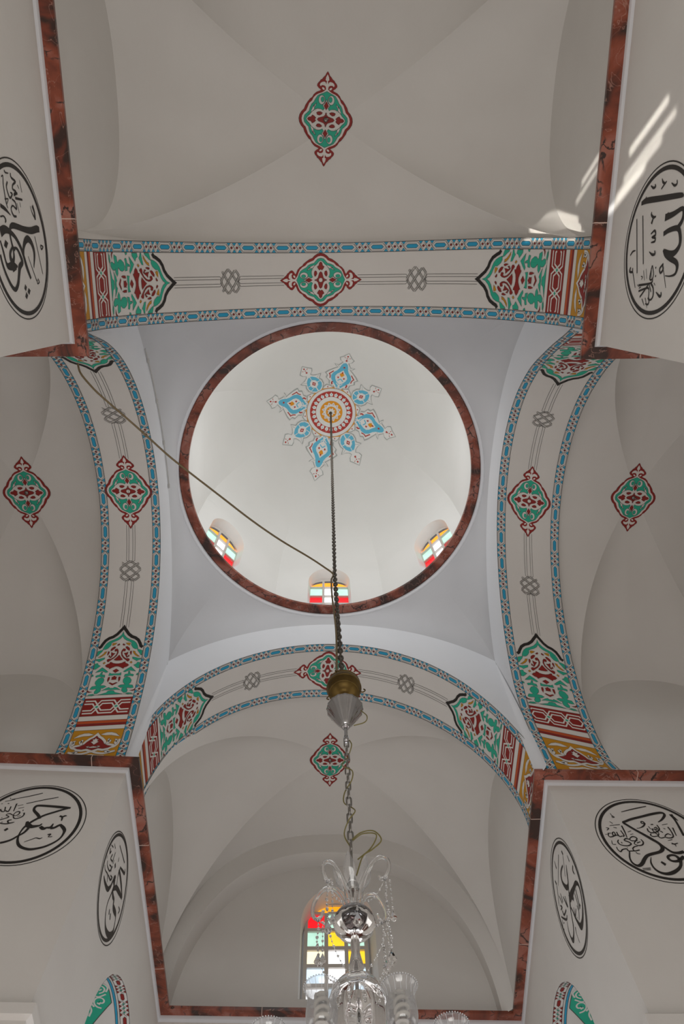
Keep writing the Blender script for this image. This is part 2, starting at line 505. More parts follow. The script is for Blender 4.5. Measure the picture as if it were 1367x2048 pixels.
# lower walls
WALLQ = offset_loop(OUT, WO)
NAMES = {0: ('wall_left_near', 'plain white wall of the left arm beside the near left pier'),
         1: ('wall_left_end', 'white end wall closing the left arm'),
         2: ('wall_left_far', 'white wall face of the far left pier turned to the viewer'),
         3: ('wall_far_left', 'narrow side face of the far left pier with a painted arch at its foot'),
         4: ('wall_far_end', 'white end wall under the far cornice'),
         5: ('wall_far_right', 'narrow side face of the far right pier with a painted arch at its foot'),
         6: ('wall_right_far', 'white wall face of the far right pier turned to the viewer'),
         7: ('wall_right_end', 'white end wall closing the right arm'),
         8: ('wall_right_near', 'plain white wall of the right arm beside the near right pier'),
         9: ('wall_near_right', 'white wall of the near right pier with sun streaks'),
         10: ('wall_near_end', 'white end wall behind the viewer'),
         11: ('wall_near_left', 'white wall of the near left pier')}
def panel_with_arch(mb, F, a0, a1, z0, z1, ac, hw, zs, rise, zsill, n=20, mi=0):
    """wall in frame F(a, z) with an arched hole"""
    arc = [(ac-hw*math.cos(PI*k/n), zs+rise*math.sin(PI*k/n)) for k in range(n+1)]
    def Q(*p): mb.add([F(*x) for x in p], [tuple(range(len(p)))], mi, False)
    Q((a0, z0), (ac-hw, z0), (ac-hw, z1), (a0, z1))
    Q((ac+hw, z0), (a1, z0), (a1, z1), (ac+hw, z1))
    if zsill > z0: Q((ac-hw, z0), (ac+hw, z0), (ac+hw, zsill), (ac-hw, zsill))
    for k in range(n):
        (xa, za), (xb, zb) = arc[k], arc[k+1]
        Q((xa, za), (xb, zb), (xb, z1), (xa, z1))
    return [(ac-hw, zsill)]+arc+[(ac+hw, zsill)]
DOOR = dict(ac=2.20, hw=.97, zs=5.80, rise=.95)
ztop = S*Z_COVE+EYE
for i in range(12):
    nm, lb = NAMES[i]; p, q = WALLQ[i], WALLQ[(i+1) % 12]
    mb = MB()
    if i in (3, 5):
        w = 'far_left' if i == 3 else 'far_right'
        length = S*math.dist(p, q)
        F = lambda a, z, w=w: wall_pos(w, a, z)
        o_, u_, n_ = wall_frame(w); sh = S*((p[0]-o_[0])*u_[0]+(p[1]-o_[1])*u_[1]); se = S*((q[0]-o_[0])*u_[0]+(q[1]-o_[1])*u_[1])
        if i == 5: sh, se = se, sh
        rim = panel_with_arch(mb, F, sh, se, FLOOR_Z, ztop, DOOR['ac'], DOOR['hw'], DOOR['zs'], DOOR['rise'], FLOOR_Z)
        mb.grid([[wall_pos(w, a, z, -d) for a, z in rim] for d in (0, .5, 1.6)])
        mb.add([wall_pos(w, a, z, -1.6) for a, z in rim], [tuple(range(len(rim)))], 0, False)
    else:
        n = 8
        rows = [[(S*(p[0]+(q[0]-p[0])*k/n), S*(p[1]+(q[1]-p[1])*k/n), z) for k in range(n+1)] for z in (FLOOR_Z, 3.0, ztop)]
        mb.grid(rows, 0, False)
    struct(mb.build(nm, M_PLASTER), lb, 'wall')
# projecting plinth of the far piers
for w, nm, lb in (('left', 'trim_5', 'plain projecting plaster ledge low on the far left pier'), ('right', 'trim_6', 'plain projecting plaster ledge low on the far right pier')):
    mb = MB(); a, b, c = (WALLQ[2], WALLQ[3], WALLQ[4]) if w == 'left' else (WALLQ[7], WALLQ[6], WALLQ[5])
    def unit(u, v):
        l = math.dist(u, v); return ((v[0]-u[0])/l, (v[1]-u[1])/l)
    u = unit(b, a); sx = 1 if w == 'left' else -1
    def off(d, along, side):      # point on the ledge outline
        o = (b[0]+sx*d, b[1]-d)
        if side == 0: return o
        if side < 0: return (b[0]+u[0]*along, b[1]+u[1]*along-d)
        v = unit(b, c); return (b[0]+v[0]*along+sx*d, b[1]+v[1]*along)
    rows = []
    for d, z in ((0, 5.125), (.004, 5.125), (.010, 5.095), (.010, 5.02), (.004, 5.00), (.004, FLOOR_Z)):
        rows.append([(S*x, S*y, z) for x, y in (off(d, .5, -1), off(d, 0, 0), off(d, .19, 1))])
    mb.grid(rows, 0, False)
    struct(mb.build(nm, M_PLASTER), lb, 'moulding')

# cornice sweeps ------------------------------------------------------------
def sweep(name, label, idx, t0, t1, profile, mat, joints=None):
    """profile: (plan offset, plan height) list; idx: corner indices of OUT walked in order"""
    loops = [offset_loop(OUT, d) if d else OUT for d, z in profile]
    zs = [z for d, z in profile]
    n = 12
    mb = MB()
    stations = []      # (segment index, fraction)
    for k, i in enumerate(idx[:-1]):
        f0 = t0 if k == 0 else 0.0
        f1 = t1 if k == len(idx)-2 else 1.0
        L = S*math.dist(OUT[i % n], OUT[(i+1) % n])
        fr = [f0]
        if joints:
            d = joints*.62
            while d < L-.1:
                f = d/L
                if f0+.02 < f < f1-.02: fr += [f-.004/L, f+.004/L]
                d += joints
        fr.append(f1)
        stations.append((i, fr))
    for i, fr in stations:
        A_, B_ = OUT[i % n], OUT[(i+1) % n]; L = math.dist(A_, B_)
        u = ((B_[0]-A_[0])/L, (B_[1]-A_[1])/L)
        for j in range(len(fr)-1):
            rows = []
            for f in (fr[j], fr[j+1]):
                row = []
                for l, z in zip(loops, zs):
                    a, b = l[i % n], l[(i+1) % n]
                    if f in (0.0, 1.0): q = a if f == 0.0 else b
                    else:
                        sa = (a[0]-A_[0])*u[0]+(a[1]-A_[1])*u[1]; sb = (b[0]-A_[0])*u[0]+(b[1]-A_[1])*u[1]
                        g = (f*L-sa)/(sb-sa); q = (a[0]+(b[0]-a[0])*g, a[1]+(b[1]-a[1])*g)
                    row.append(P(q[0], q[1], z))
                rows.append(row)
            mi = 1 if joints and (fr[j+1]-fr[j])*S*math.dist(OUT[i % n], OUT[(i+1) % n]) < .012 else 0
            mb.grid(rows, mi, False)
    return struct(mb.build(name, [mat, M_MORTAR]), label, 'cornice')
PM = [(.060, 1.0), (.0012, 1.0), (0, .9990), (0, .9935), (.0008, Z_UNDER), (.0185, Z_UNDER)]
PC = [(.0170, Z_UNDER), (.0172, .9895), (.0178, .9865), (.0190, .9840), (WO, .9815)]
for k, (nm, lb, idx, f0, f1) in enumerate([
        ('trim_1', 'red marble cornice strip running round the near left pier', [11, 12, 13], .02, .98),
        ('trim_2', 'red marble cornice strip running round the near right pier', [8, 9, 10, 11], 0.0, .98),
        ('trim_3', 'red marble cornice strip round the far left pier and far arm', [1, 2, 3, 4, 5], 0.0, .5),
        ('trim_4', 'red marble cornice strip round the far right pier and far arm', [4, 5, 6, 7, 8], .5, 1.0)]):
    sweep(nm, lb, idx if k != 2 else [1, 2, 3, 4, 5], f0, f1, PM, M_MARBLE, 1.72)
for nm, lb, idx, f0, f1 in [
        ('trim_7', 'white cove moulding under the near left marble cornice', [11, 12, 13], 0.0, 1.0),
        ('trim_8', 'white cove moulding under the near right marble cornice', [8, 9, 10, 11], 0.0, 1.0),
        ('trim_9', 'white cove moulding under the far marble cornices', [1, 2, 3, 4, 5, 6, 7, 8], 0.0, 1.0)]:
    sweep(nm, lb, idx, f0, f1, PC, M_FACE)

# arches, ring faces, pendentives ---------------------------------------------
WHERE = {'near': 'near arch above the viewer', 'far': 'far arch behind the chandelier', 'left': 'arch on the left', 'right': 'arch on the right'}
for k, A in ARCH.items():
    mb = MB(); n = 90
    mb.grid([[A.pos(A.L*i/n, t) for i in range(n+1)] for t in (0, .25, .5, .75, 1)])
    struct(mb.build('ceiling_arch', M_PLASTER), 'plaster soffit of the %s' % WHERE[k], 'arch')
for nm, (x0, x1, y0, y1) in {'near left': (-.470, -.345, -.090, .048), 'near right': (.384, .53, -.090, .038), 'far left': (-.470, -.345, .792, .925), 'far right': (.384, .53, .830, .925)}.items():
    mb = MB(); a, b = P(x0, y0, .9955), P(x1, y1, 1.20)
    mb.box([(a[i]+b[i])/2 for i in range(3)], [abs(a[i]-b[i]) for i in range(3)])
    struct(mb.build('wall_pier_core', M_PLASTER), 'masonry core of the %s pier between the arch feet' % nm, 'wall')
SQ = {'nl': (-.3415, .0525), 'nr': (.3790, .0425), 'fl': (-.3415, .7862), 'fr': (.3790, .7862)}
SIDE = {'near': ('nl', 'nr', 1.53), 'far': ('fl', 'fr', 1.548), 'left': ('nl', 'fl', 1.475), 'right': ('nr', 'fr', 1.560)}
SQZ = {'nl': 1.300, 'nr': 1.350, 'fl': 1.372, 'fr': 1.372}
def bound(k, f):
    """pendentive edge over arch k, f in 0..1"""
    a, b, zc = SIDE[k]; za, zb = SQZ[a], SQZ[b]; a, b = SQ[a], SQ[b]
    u = f; x = 2*u-1; zm = .5*(za+zb)
    # circular segment through both corners
    d = zc-zm; h = .36; r = (h*h+d*d)/(2*d)
    z = zm+(zb-za)*x/2+(math.sqrt(r*r-(h*x)**2)-(r-d))
    return (a[0]+(b[0]-a[0])*u, a[1]+(b[1]-a[1])*u, z)
for k, A in ARCH.items():
    mb = MB(); n = 96; lo = []; hi = []
    ang = lambda p: p
    for i in range(n+1):
        h = bound(k, i/n); lo.append(A.plan(A.L*(i/n), 0.0)); hi.append(h)
    rows = [[P(*[lo[i][c]+(hi[i][c]-lo[i][c])*t for c in range(3)]) for i in range(n+1)] for t in (0, .5, 1)]
    mb.grid(rows, 0, False)
    struct(mb.build('ceiling_arch_face', M_FACE), 'pale crescent wall face above the inner edge of the %s' % WHERE[k], 'wall')
for nm, (cx_, cy_), sx_, sy_ in (('near left', SQ['nl'], 1, 1), ('near right', SQ['nr'], -1, 1), ('far left', SQ['fl'], 1, -1), ('far right', SQ['fr'], -1, -1)):
    mb = MB(); rows = []
    for i in range(13):
        z = .9955+.36*i/12; w = .016*(1-(i/12)**2)+.001
        rows.append([P(cx_+sx_*w*(1-math.sin(a)), cy_+sy_*w*(1-math.cos(a)), z) for a in [PI/2*j/6 for j in range(7)]])
    mb.grid(rows)
    struct(mb.build('wall_corner_fillet', M_FACE), 'rounded plaster corner between the arch feet above the %s pier' % nm, 'wall')
mb = MB(); R_P, Z_P = .3640, 1.6000
for k in ARCH:
    n = 96; cols = []
    for i in range(n+1):
        b = bound(k, i/n)
        dx, dy = b[0]-DC[0], b[1]-DC[1]; rb = math.hypot(dx, dy); ux, uy = dx/rb, dy/rb
        rc, zc = rb, max(Z_P-.70*(rb-R_P), b[2]+.3*(Z_P-b[2]))
        c = []
        for j in range(13):
            t = j/12
            r = (1-t)**2*rb+2*t*(1-t)*rc+t*t*R_P
            z = (1-t)**2*b[2]+2*t*(1-t)*zc+t*t*Z_P
            c.append(P(DC[0]+ux*r, DC[1]+uy*r, z))
        cols.append(c)
    mb.grid(cols)
struct(mb.build('ceiling_pendentives', M_PEND), 'smooth white pendentives, greyed in colour for shade, between the four arches and the dome ring', 'ceiling')

def ring(prof, n=128, smooth_=True):
    return [[P(DC[0]+r*math.cos(a), DC[1]+r*math.sin(a), z) for a in [2*PI*k/n for k in range(n)]] for r, z in prof]
mb = MB(); mb.grid(ring([(R_P, Z_P), (.3600, 1.6005), (.3585, 1.6030), (.3570, 1.6076)]), 0, True, True)
struct(mb.build('trim_10', M_FACE), 'thin white lip just outside the red marble dome ring', 'moulding')
mb = MB()
g = ring([(.365, 1.612), (RIM_R, 1.612), (RIM_R, 1.6076), (.3365, 1.6076), (.3357, 1.6085), (.3357, 1.6170), (.370, 1.6170)], 160)
for r in g: r.append(r[0])
for k in range(160):
    sec = [[row[k] for row in g], [row[k+1] for row in g]]
    mb.grid(sec, 0, False)
struct(mb.build('trim_11', M_MARBLE), 'red marble ring at the foot of the white dome', 'cornice')

# dome: eight flat faces with windows, then eight curved segments
T8 = math.tan(PI/8)
mbw = MB()
WIN = dict(hw=.0575*S, zs=1.795, zc=1.885, sill=1.640)
SHIFT = {1: .250, 7: -.250}
def face_pos(k, a, z, d=0.0):
    """a: metres sideways, z: plan height, d: metres outward"""
    th = PI/2+k*PI/4
    nx, ny = math.cos(th), math.sin(th); tx, ty = -ny, nx
    return P(DC[0]+nx*(DR+d/S)+tx*a/S, DC[1]+ny*(DR+d/S)+ty*a/S, z)
for k in range(8):
    F = lambda a, z, k=k: face_pos(k, a, z)
    half = DR*T8*S
    if k not in (0, 1, 7):
        mbw.add([F(-half, 1.617), F(half, 1.617), F(half, DZ0), F(-half, DZ0)], [(0, 1, 2, 3)], 0, False)
        continue
    rim = panel_with_arch(mbw, F, -half, half, 1.617, DZ0, SHIFT.get(k, 0), WIN['hw'], WIN['zs'], WIN['zc']-WIN['zs'], WIN['sill'], 16)
    sh = SHIFT.get(k, 0); inner = [(sh+(a-sh)*.90, 1.76+(z-1.76)*.88) for a, z in rim]
    mbw.grid([[face_pos(k, a, z) for a, z in rim], [face_pos(k, a, z, .17) for a, z in inner]])
    mbw.add([face_pos(k, rim[0][0], rim[0][1]), face_pos(k, rim[-1][0], rim[-1][1]), face_pos(k, inner[-1][0], inner[-1][1], .17), face_pos(k, inner[0][0], inner[0][1], .17)], [(0, 1, 2, 3)], 0, False)
for k in range(8):
    th0 = PI/2+k*PI/4-PI/8
    rows = []
    for i in range(33):
        ph = PI/2*i/32
        z = DZ0+(DZ1-DZ0)*math.sin(ph); r = DR*math.cos(ph); h = math.sin(ph)
        kk = max(0.0, 1-h/.75)**1.5
        row = []
        for j in range(13):
            a = th0+PI/4*j/12; sec = 1/math.cos(a-(PI/2+k*PI/4))
            rr = r*(1+(sec-1)*kk)
            row.append(P(DC[0]+rr*math.cos(a), DC[1]+rr*math.sin(a), z))
        rows.append(row)
    mbw.grid(rows)
struct(mbw.build('ceiling_dome', M_DOME), 'white dome with eight faint facets over the crossing', 'dome')

# arm vaults -----------------------------------------------------------------
ARMN = {'near': 'near arm above the viewer', 'far': 'far arm behind the chandelier', 'left': 'left arm', 'right': 'right arm'}
for k, v in VAULT.items():
    mb = MB(); n = 34
    g = lambda u: math.copysign(1-(1-abs(u))**2.3, u)
    for web in range(4):
        rows = []
        for i in range(n+1):
            m = g(i/n)
            row = []
            for j in range(-n, n+1):
                c = m*g(j/n)
                p, q_ = [(c, m), (m, c), (c, -m), (-m, c)][web]
                row.append(P(*vault_pos(v, p, q_)))
            rows.append(row)
        mb.grid(rows)
    struct(mb.build('ceiling_vault', M_PLASTER), 'plain groin vault over the %s' % ARMN[k], 'vault')
    # lunette walls left and right of the arm, and the joint to the arch
    for sd in (-1, 1):
        mb = MB(); rows = [[], []]
        for i in range(-n, n+1):
            q_ = g(i/n)
            x = vault_pos(v, sd, q_)
            rows[0].append(P(x[0], x[1], .9955)); rows[1].append(P(*x))
        mb.grid(rows, 0, False)
        struct(mb.build('wall_lunette', M_PLASTER), 'curved lunette wall on the %s side of the %s' % ({('near', -1): 'left', ('near', 1): 'right', ('far', -1): 'left', ('far', 1): 'right'}.get((k, sd), 'near' if sd < 0 else 'far'), ARMN[k]), 'wall')
    A = ARCH[k]; mb = MB(); rows = [[], []]
    for i in range(-n, n+1):
        p = g(i/n); V_ = vault_pos(v, p, -1)
        # nearest point of the arch edge measured as an angle round the springing centre
        cp = .5*(v['p'][0]+v['p'][1]); h = V_[0] if v['axis'] == 'y' else V_[1]
        tgt = math.atan2(V_[2]-.99, h-cp); best = None
        for q_ in A.B:
            hh_ = q_[0] if v['axis'] == 'y' else q_[1]
            e = abs(math.atan2(q_[2]-.99, hh_-cp)-tgt)
            if best is None or e < best[0]: best = (e, q_)
        q_ = A.B[0] if i == -n else A.B[-1] if i == n else best[1]
        rows[0].append(P(*q_)); rows[1].append(P(*V_))
    mb.grid(rows, 0, False)
    struct(mb.build('ceiling_arch_edge', M_PLASTER), 'narrow plaster step between vault and %s' % WHERE[k], 'wall')
    if k != 'far':
        mb = MB(); rows = [[], []]
        for i in range(-n, n+1):
            p = g(i/n); x = vault_pos(v, p, 1)
            rows[0].append(P(x[0], x[1], .9955)); rows[1].append(P(*x))
        mb.grid(rows, 0, False)
        struct(mb.build('wall_tympanum', M_PLASTER), 'end wall above the cornice in the %s' % ARMN[k], 'wall')
# far end: stepped arch ring and recessed tympanum with the window
v = VAULT['far']; mb = MB()
YT = 1.382
YE = lambda x: lin(CFL, CFR, x=x)[1]+.0065
hx0, hx1 = v['p']; hc, hh = (hx0+hx1)/2, (hx1-hx0)/2
def endarc(k, inner):
    th = PI*(1-k/60); c, s = math.cos(th), math.sin(th)
    e = 2.4 if not inner else 2.25
    x = math.copysign(abs(c)**(2/e), c); z = abs(s)**(2/e)
    if not inner:
        return vault_pos(v, x, 1)
    X_ = hc+.004+(hh-.030)*x
    return (X_, YE(X_), .9955+(1.400-.9955)*z)
rows = [[P(*endarc(k, False)) for k in range(61)], [P(*endarc(k, True)) for k in range(61)]]
mb.grid(rows, 0, False)
struct(mb.build('wall_far_ring', M_PLASTER), 'flat arch ring at the far end of the far arm', 'wall')
mb = MB(); mb.grid([[P(*endarc(k, True)) for k in range(61)], [P(endarc(k, True)[0], YT, endarc(k, True)[2]) for k in range(61)]])
struct(mb.build('wall_far_ring_soffit', M_PLASTER), 'shaded soffit inside the far arch ring', 'wall')
mb = MB()
FW = dict(ac=.0345*S, hw=.0845*S, zs=S*1.235+EYE, rise=S*.1005, sill=S*1.056+EYE)
F = lambda a, z: (a, S*YT, z)
rim = panel_with_arch(mb, F, S*(-.36), S*.40, S*.9955+EYE, S*1.45+EYE, FW['ac'], FW['hw'], FW['zs'], FW['rise'], FW['sill'], 24)
inn = [(FW['ac']+(a-FW['ac'])*.90-.005*S, S*1.19+EYE+(z-(S*1.19+EYE))*.93) for a, z in rim]
mb.grid([[(a, S*YT, z) for a, z in rim], [(a, S*YT+.30, z) for a, z in inn]])
mb.add([(rim[0][0], S*YT, rim[0][1]), (rim[-1][0], S*YT, rim[-1][1]), (inn[-1][0], S*YT+.30, inn[-1][1]), (inn[0][0], S*YT+.30, inn[0][1])], [(0, 1, 2, 3)], 0, False)
struct(mb.build('wall_far_tympanum', M_PLASTER), 'recessed end wall round the coloured glass window', 'wall')

# windows -----------------------------------------------------------------
def window(n, label, G, cols, rows_, top, colours, topcol, fw, arc_fn, bar=.03):
    """G(a, z) -> point; cols: x edges; rows_: z edges from the top down"""
    t = bpy.data.objects.new('window_%d' % n, None); COL.objects.link(t); t.location = G(0, rows_[-1][1], 0)
    struct(t, label, 'window')
    fr = MB()
    a0, a1 = cols[0][0]-fw, cols[-1][1]+fw
    def bar_(x0, x1, z0, z1):
        vs = [G(x, z, d) for d in (-.02, .03) for x, z in ((x0, z0), (x1, z0), (x1, z1), (x0, z1))]
        fr.add(vs, [(0, 1, 2, 3), (4, 7, 6, 5), (0, 4, 5, 1), (1, 5, 6, 2), (2, 6, 7, 3), (3, 7, 4, 0)], 0, False)
    zb, zt = rows_[-1][1], rows_[0][0]
    edges = [a0]+[c for col in cols for c in col]+[a1]
    for i in range(0, len(edges), 2): bar_(edges[i], edges[i+1], zb-fw, max(top, zt))
    zed = [zt]
    for i, (zu, zl) in enumerate(rows_):
        zprev = rows_[i-1][1] if i else None
        if zprev is not None:
            for c in cols: bar_(c[0], c[1], zu, zprev)
    for c in cols: bar_(c[0], c[1], zb-fw, zb)
    for c in cols: bar_(c[0], c[1], rows_[0][0], rows_[0][0]+bar)
    # arched head: board with the lit segment under it
    N = 20
    outer = [arc_fn(i/N, 1.10) for i in range(N+1)]; inner = [arc_fn(i/N, .80) for i in range(N+1)]
    fr.grid([[G(x, z, -.015) for x, z in outer], [G(x, z, -.015) for x, z in inner]], 0, False)
    fo = fr.build('window_frame', M_FRAME, t)
    for ci, c in enumerate(cols):
        for ri, (zu, zl) in enumerate(rows_):
            m = MB(); m.add([G(c[0], zl, .012), G(c[1], zl, .012), G(c[1], zu, .012), G(c[0], zu, .012)], [(0, 1, 2, 3)], 0, False)
            m.build('pane', PANE[colours[ci][ri]], t)
    m = MB(); m.add([G(x, z, .02) for x, z in inner], [tuple(range(N+1))], 0, False)
    m.build('arched_pane', PANE[topcol], t)
    return t
# tall window of the far arm
yg = S*YT+.27
G1 = lambda a, z, d=0: (S*a, yg+d, S*z+EYE)
cols = [(-.0347, .0040), (.0129, .0495), (.0580, .0950)]
rws = [(1.2977, 1.2590), (1.2509, 1.2117), (1.2026, 1.1680), (1.1595, 1.1224), (1.1130, 1.0780)]
def arc1(f, s):
    a = PI*(1-f); return (.0300+.0690*math.cos(a)*(.92+.08*s), 1.2990+.031*math.sin(a)*(s if s < 1 else 1.5))
window(1, 'tall arched window of coloured glass squares behind the chandelier', G1, cols, rws, 1.30,
       [['red', 'green', 'pale_yellow', 'blue', 'white'], ['green', 'yellow', 'white', 'white', 'blue'], ['red', 'green', 'yellow', 'blue', 'white']], 'orange', .008, arc1, .006)
# dome windows
for k in (0, 1, 7):
    def G2(a, z, d=0, k=k): return face_pos(k, a*S+SHIFT.get(k, 0), z, .145+d)
    hw = .0518
    cs = [(-hw, -.0190), (-.0125, .0125), (.0190, hw)]
    rr = [(1.7960, 1.7440), (1.7390, 1.6980), (1.6930, 1.6560), (1.6510, 1.6420)]
    def arc2(f, s): a = PI*(1-f); return (.0535*math.cos(a), 1.8020+.0520*math.sin(a)*s*.95)
    nm = ['far', 'left', 'left rear', 'near left', 'near', 'near right', 'right rear', 'right'][k]
    window({0: 2, 1: 3, 7: 4}[k], ['small coloured glass dome window at the far side behind the hanging chain', 'small coloured glass window at the lower left of the dome',
                 'dome window hidden on the left side', 'dome window hidden on the near left side', 'dome window hidden on the near side',
                 'dome window hidden on the near right side', 'dome window hidden on the right side', 'small coloured glass window at the lower right of the dome'][k],
           G2, cs, rr, 1.84, [['green', 'red', 'blue', 'blue'], ['white', 'white', 'white', 'white'], ['green', 'red', 'blue', 'blue']], 'amber', .0045, arc2, .005)
PANEL = [
('K','l',[(0.294,0.14),(0.275,0.172),(0.242,0.188),(0.188,0.226),(0.154,0.279),(0.135,0.338),(0.097,0.396),(0.052,0.437),(0.016,0.472),(-0.003,0.52)]),
('G','h',[(0.061,0.51),(0.106,0.468),(0.148,0.418),(0.177,0.357),(0.199,0.293),(0.231,0.25),(0.272,0.223),(0.315,0.208),(0.318,0.254),(0.301,0.289),(0.268,0.319),(0.251,0.33),(0.227,0.326),(0.208,0.359),(0.187,0.419),(0.162,0.461),(0.126,0.508)]),
('G','m',[(0.343,0.134),(0.332,0.17),(0.319,0.222),(0.346,0.207),(0.38,0.173),(0.406,0.154),(0.415,0.134)]),
('O','m',[(0.352,0.247),(0.346,0.284),(0.379,0.268),(0.409,0.234),(0.432,0.193),(0.434,0.158),(0.403,0.204),(0.377,0.237)]),
('O','m',[(0.231,0.344),(0.225,0.374),(0.227,0.42),(0.248,0.392),(0.264,0.352),(0.25,0.346)]),
('R','m',[(0.315,0.336),(0.294,0.355),(0.277,0.386),(0.283,0.412),(0.304,0.398),(0.329,0.369),(0.343,0.339)]),
('R','m',[(0.316,0.404),(0.308,0.438),(0.333,0.459),(0.368,0.466),(0.413,0.449),(0.448,0.414),(0.478,0.37),(0.503,0.333),(0.49,0.313),(0.466,0.31),(0.456,0.335),(0.458,0.366),(0.432,0.408),(0.398,0.437),(0.365,0.447),(0.342,0.439),(0.351,0.41),(0.336,0.4)]),
('R','m',[(0.358,0.354),(0.373,0.382),(0.375,0.418),(0.404,0.393),(0.442,0.365),(0.445,0.349),(0.41,0.364),(0.386,0.356)]),
('R','m',[(0.345,0.305),(0.348,0.32),(0.368,0.326),(0.409,0.304),(0.39,0.297),(0.365,0.298)]),
('R','m',[(0.4,0.33),(0.419,0.35),(0.435,0.352),(0.428,0.324)]),
('R','m',[(0.255,0.424),(0.233,0.455),(0.245,0.466),(0.261,0.453),(0.263,0.428)]),
('R','h',[(0.401,0.496),(0.439,0.452),(0.473,0.416),(0.482,0.45),(0.482,0.484)]),
('R','h',[(0.529,0.484),(0.529,0.465),(0.522,0.422),(0.506,0.39),(0.503,0.368),(0.524,0.363),(0.534,0.329),(0.556,0.301),(0.579,0.331),(0.589,0.369),(0.606,0.377),(0.585,0.423),(0.571,0.462),(0.569,0.486)]),
('R','h',[(0.606,0.48),(0.633,0.437),(0.665,0.47)]),
('O','m',[(0.498,0.28),(0.513,0.297),(0.533,0.272),(0.516,0.257)]),
('G','m',[(0.46,0.133),(0.455,0.179),(0.442,0.235),(0.435,0.273),(0.46,0.267),(0.479,0.227),(0.498,0.191),(0.483,0.168),(0.476,0.135)]),
('G','m',[(0.522,0.135),(0.515,0.178),(0.539,0.19),(0.557,0.23),(0.58,0.198),(0.603,0.166),(0.605,0.134)]),
('G','m',[(0.652,0.175),(0.579,0.264),(0.616,0.326),(0.65,0.372),(0.658,0.341),(0.639,0.293),(0.633,0.273),(0.645,0.221)]),
('G','m',[(0.702,0.193),(0.691,0.218),(0.689,0.249),(0.645,0.27),(0.648,0.287),(0.686,0.285),(0.691,0.332),(0.728,0.34),(0.723,0.297),(0.714,0.251),(0.726,0.2)]),
('G','h',[(0.677,0.469),(0.675,0.425),(0.661,0.398),(0.703,0.391),(0.703,0.444),(0.696,0.472)]),
('G','m',[(0.729,0.287),(0.744,0.243),(0.785,0.21),(0.819,0.214),(0.842,0.242),(0.852,0.226),(0.857,0.177),(0.899,0.154),(0.903,0.194),(0.894,0.244),(0.905,0.258),(0.938,0.234),(0.968,0.243),(0.968,0.286),(0.937,0.326),(0.902,0.33),(0.887,0.311),(0.891,0.353),(0.866,0.4),(0.848,0.366),(0.845,0.306),(0.841,0.298),(0.808,0.334),(0.774,0.342),(0.741,0.327)]),
('G','m',[(0.677,0.13),(0.684,0.15),(0.704,0.158),(0.711,0.128)]),
('G','h',[(0.892,0.5),(0.893,0.465),(0.878,0.444),(0.891,0.405),(0.927,0.342),(0.917,0.397),(0.916,0.449),(0.918,0.496)]),
('G','h',[(0.928,0.497),(0.932,0.444),(0.957,0.423),(0.972,0.362),(0.985,0.302),(0.988,0.392),(0.985,0.486)]),
('G','m',[(1.004,0.12),(0.977,0.164),(0.97,0.226),(0.988,0.259),(1.002,0.199)]),
('R','m',[(0.728,0.392),(0.725,0.419),(0.759,0.42),(0.802,0.401),(0.77,0.389)]),
('R','h',[(0.71,0.482),(0.729,0.458),(0.723,0.446),(0.748,0.453),(0.765,0.448),(0.767,0.472)]),
('R','h',[(0.825,0.473),(0.807,0.439),(0.813,0.418),(0.85,0.474)]),
('R','m',[(0.911,0.121),(0.93,0.152),(0.939,0.209),(0.947,0.156),(0.937,0.124)]),
]
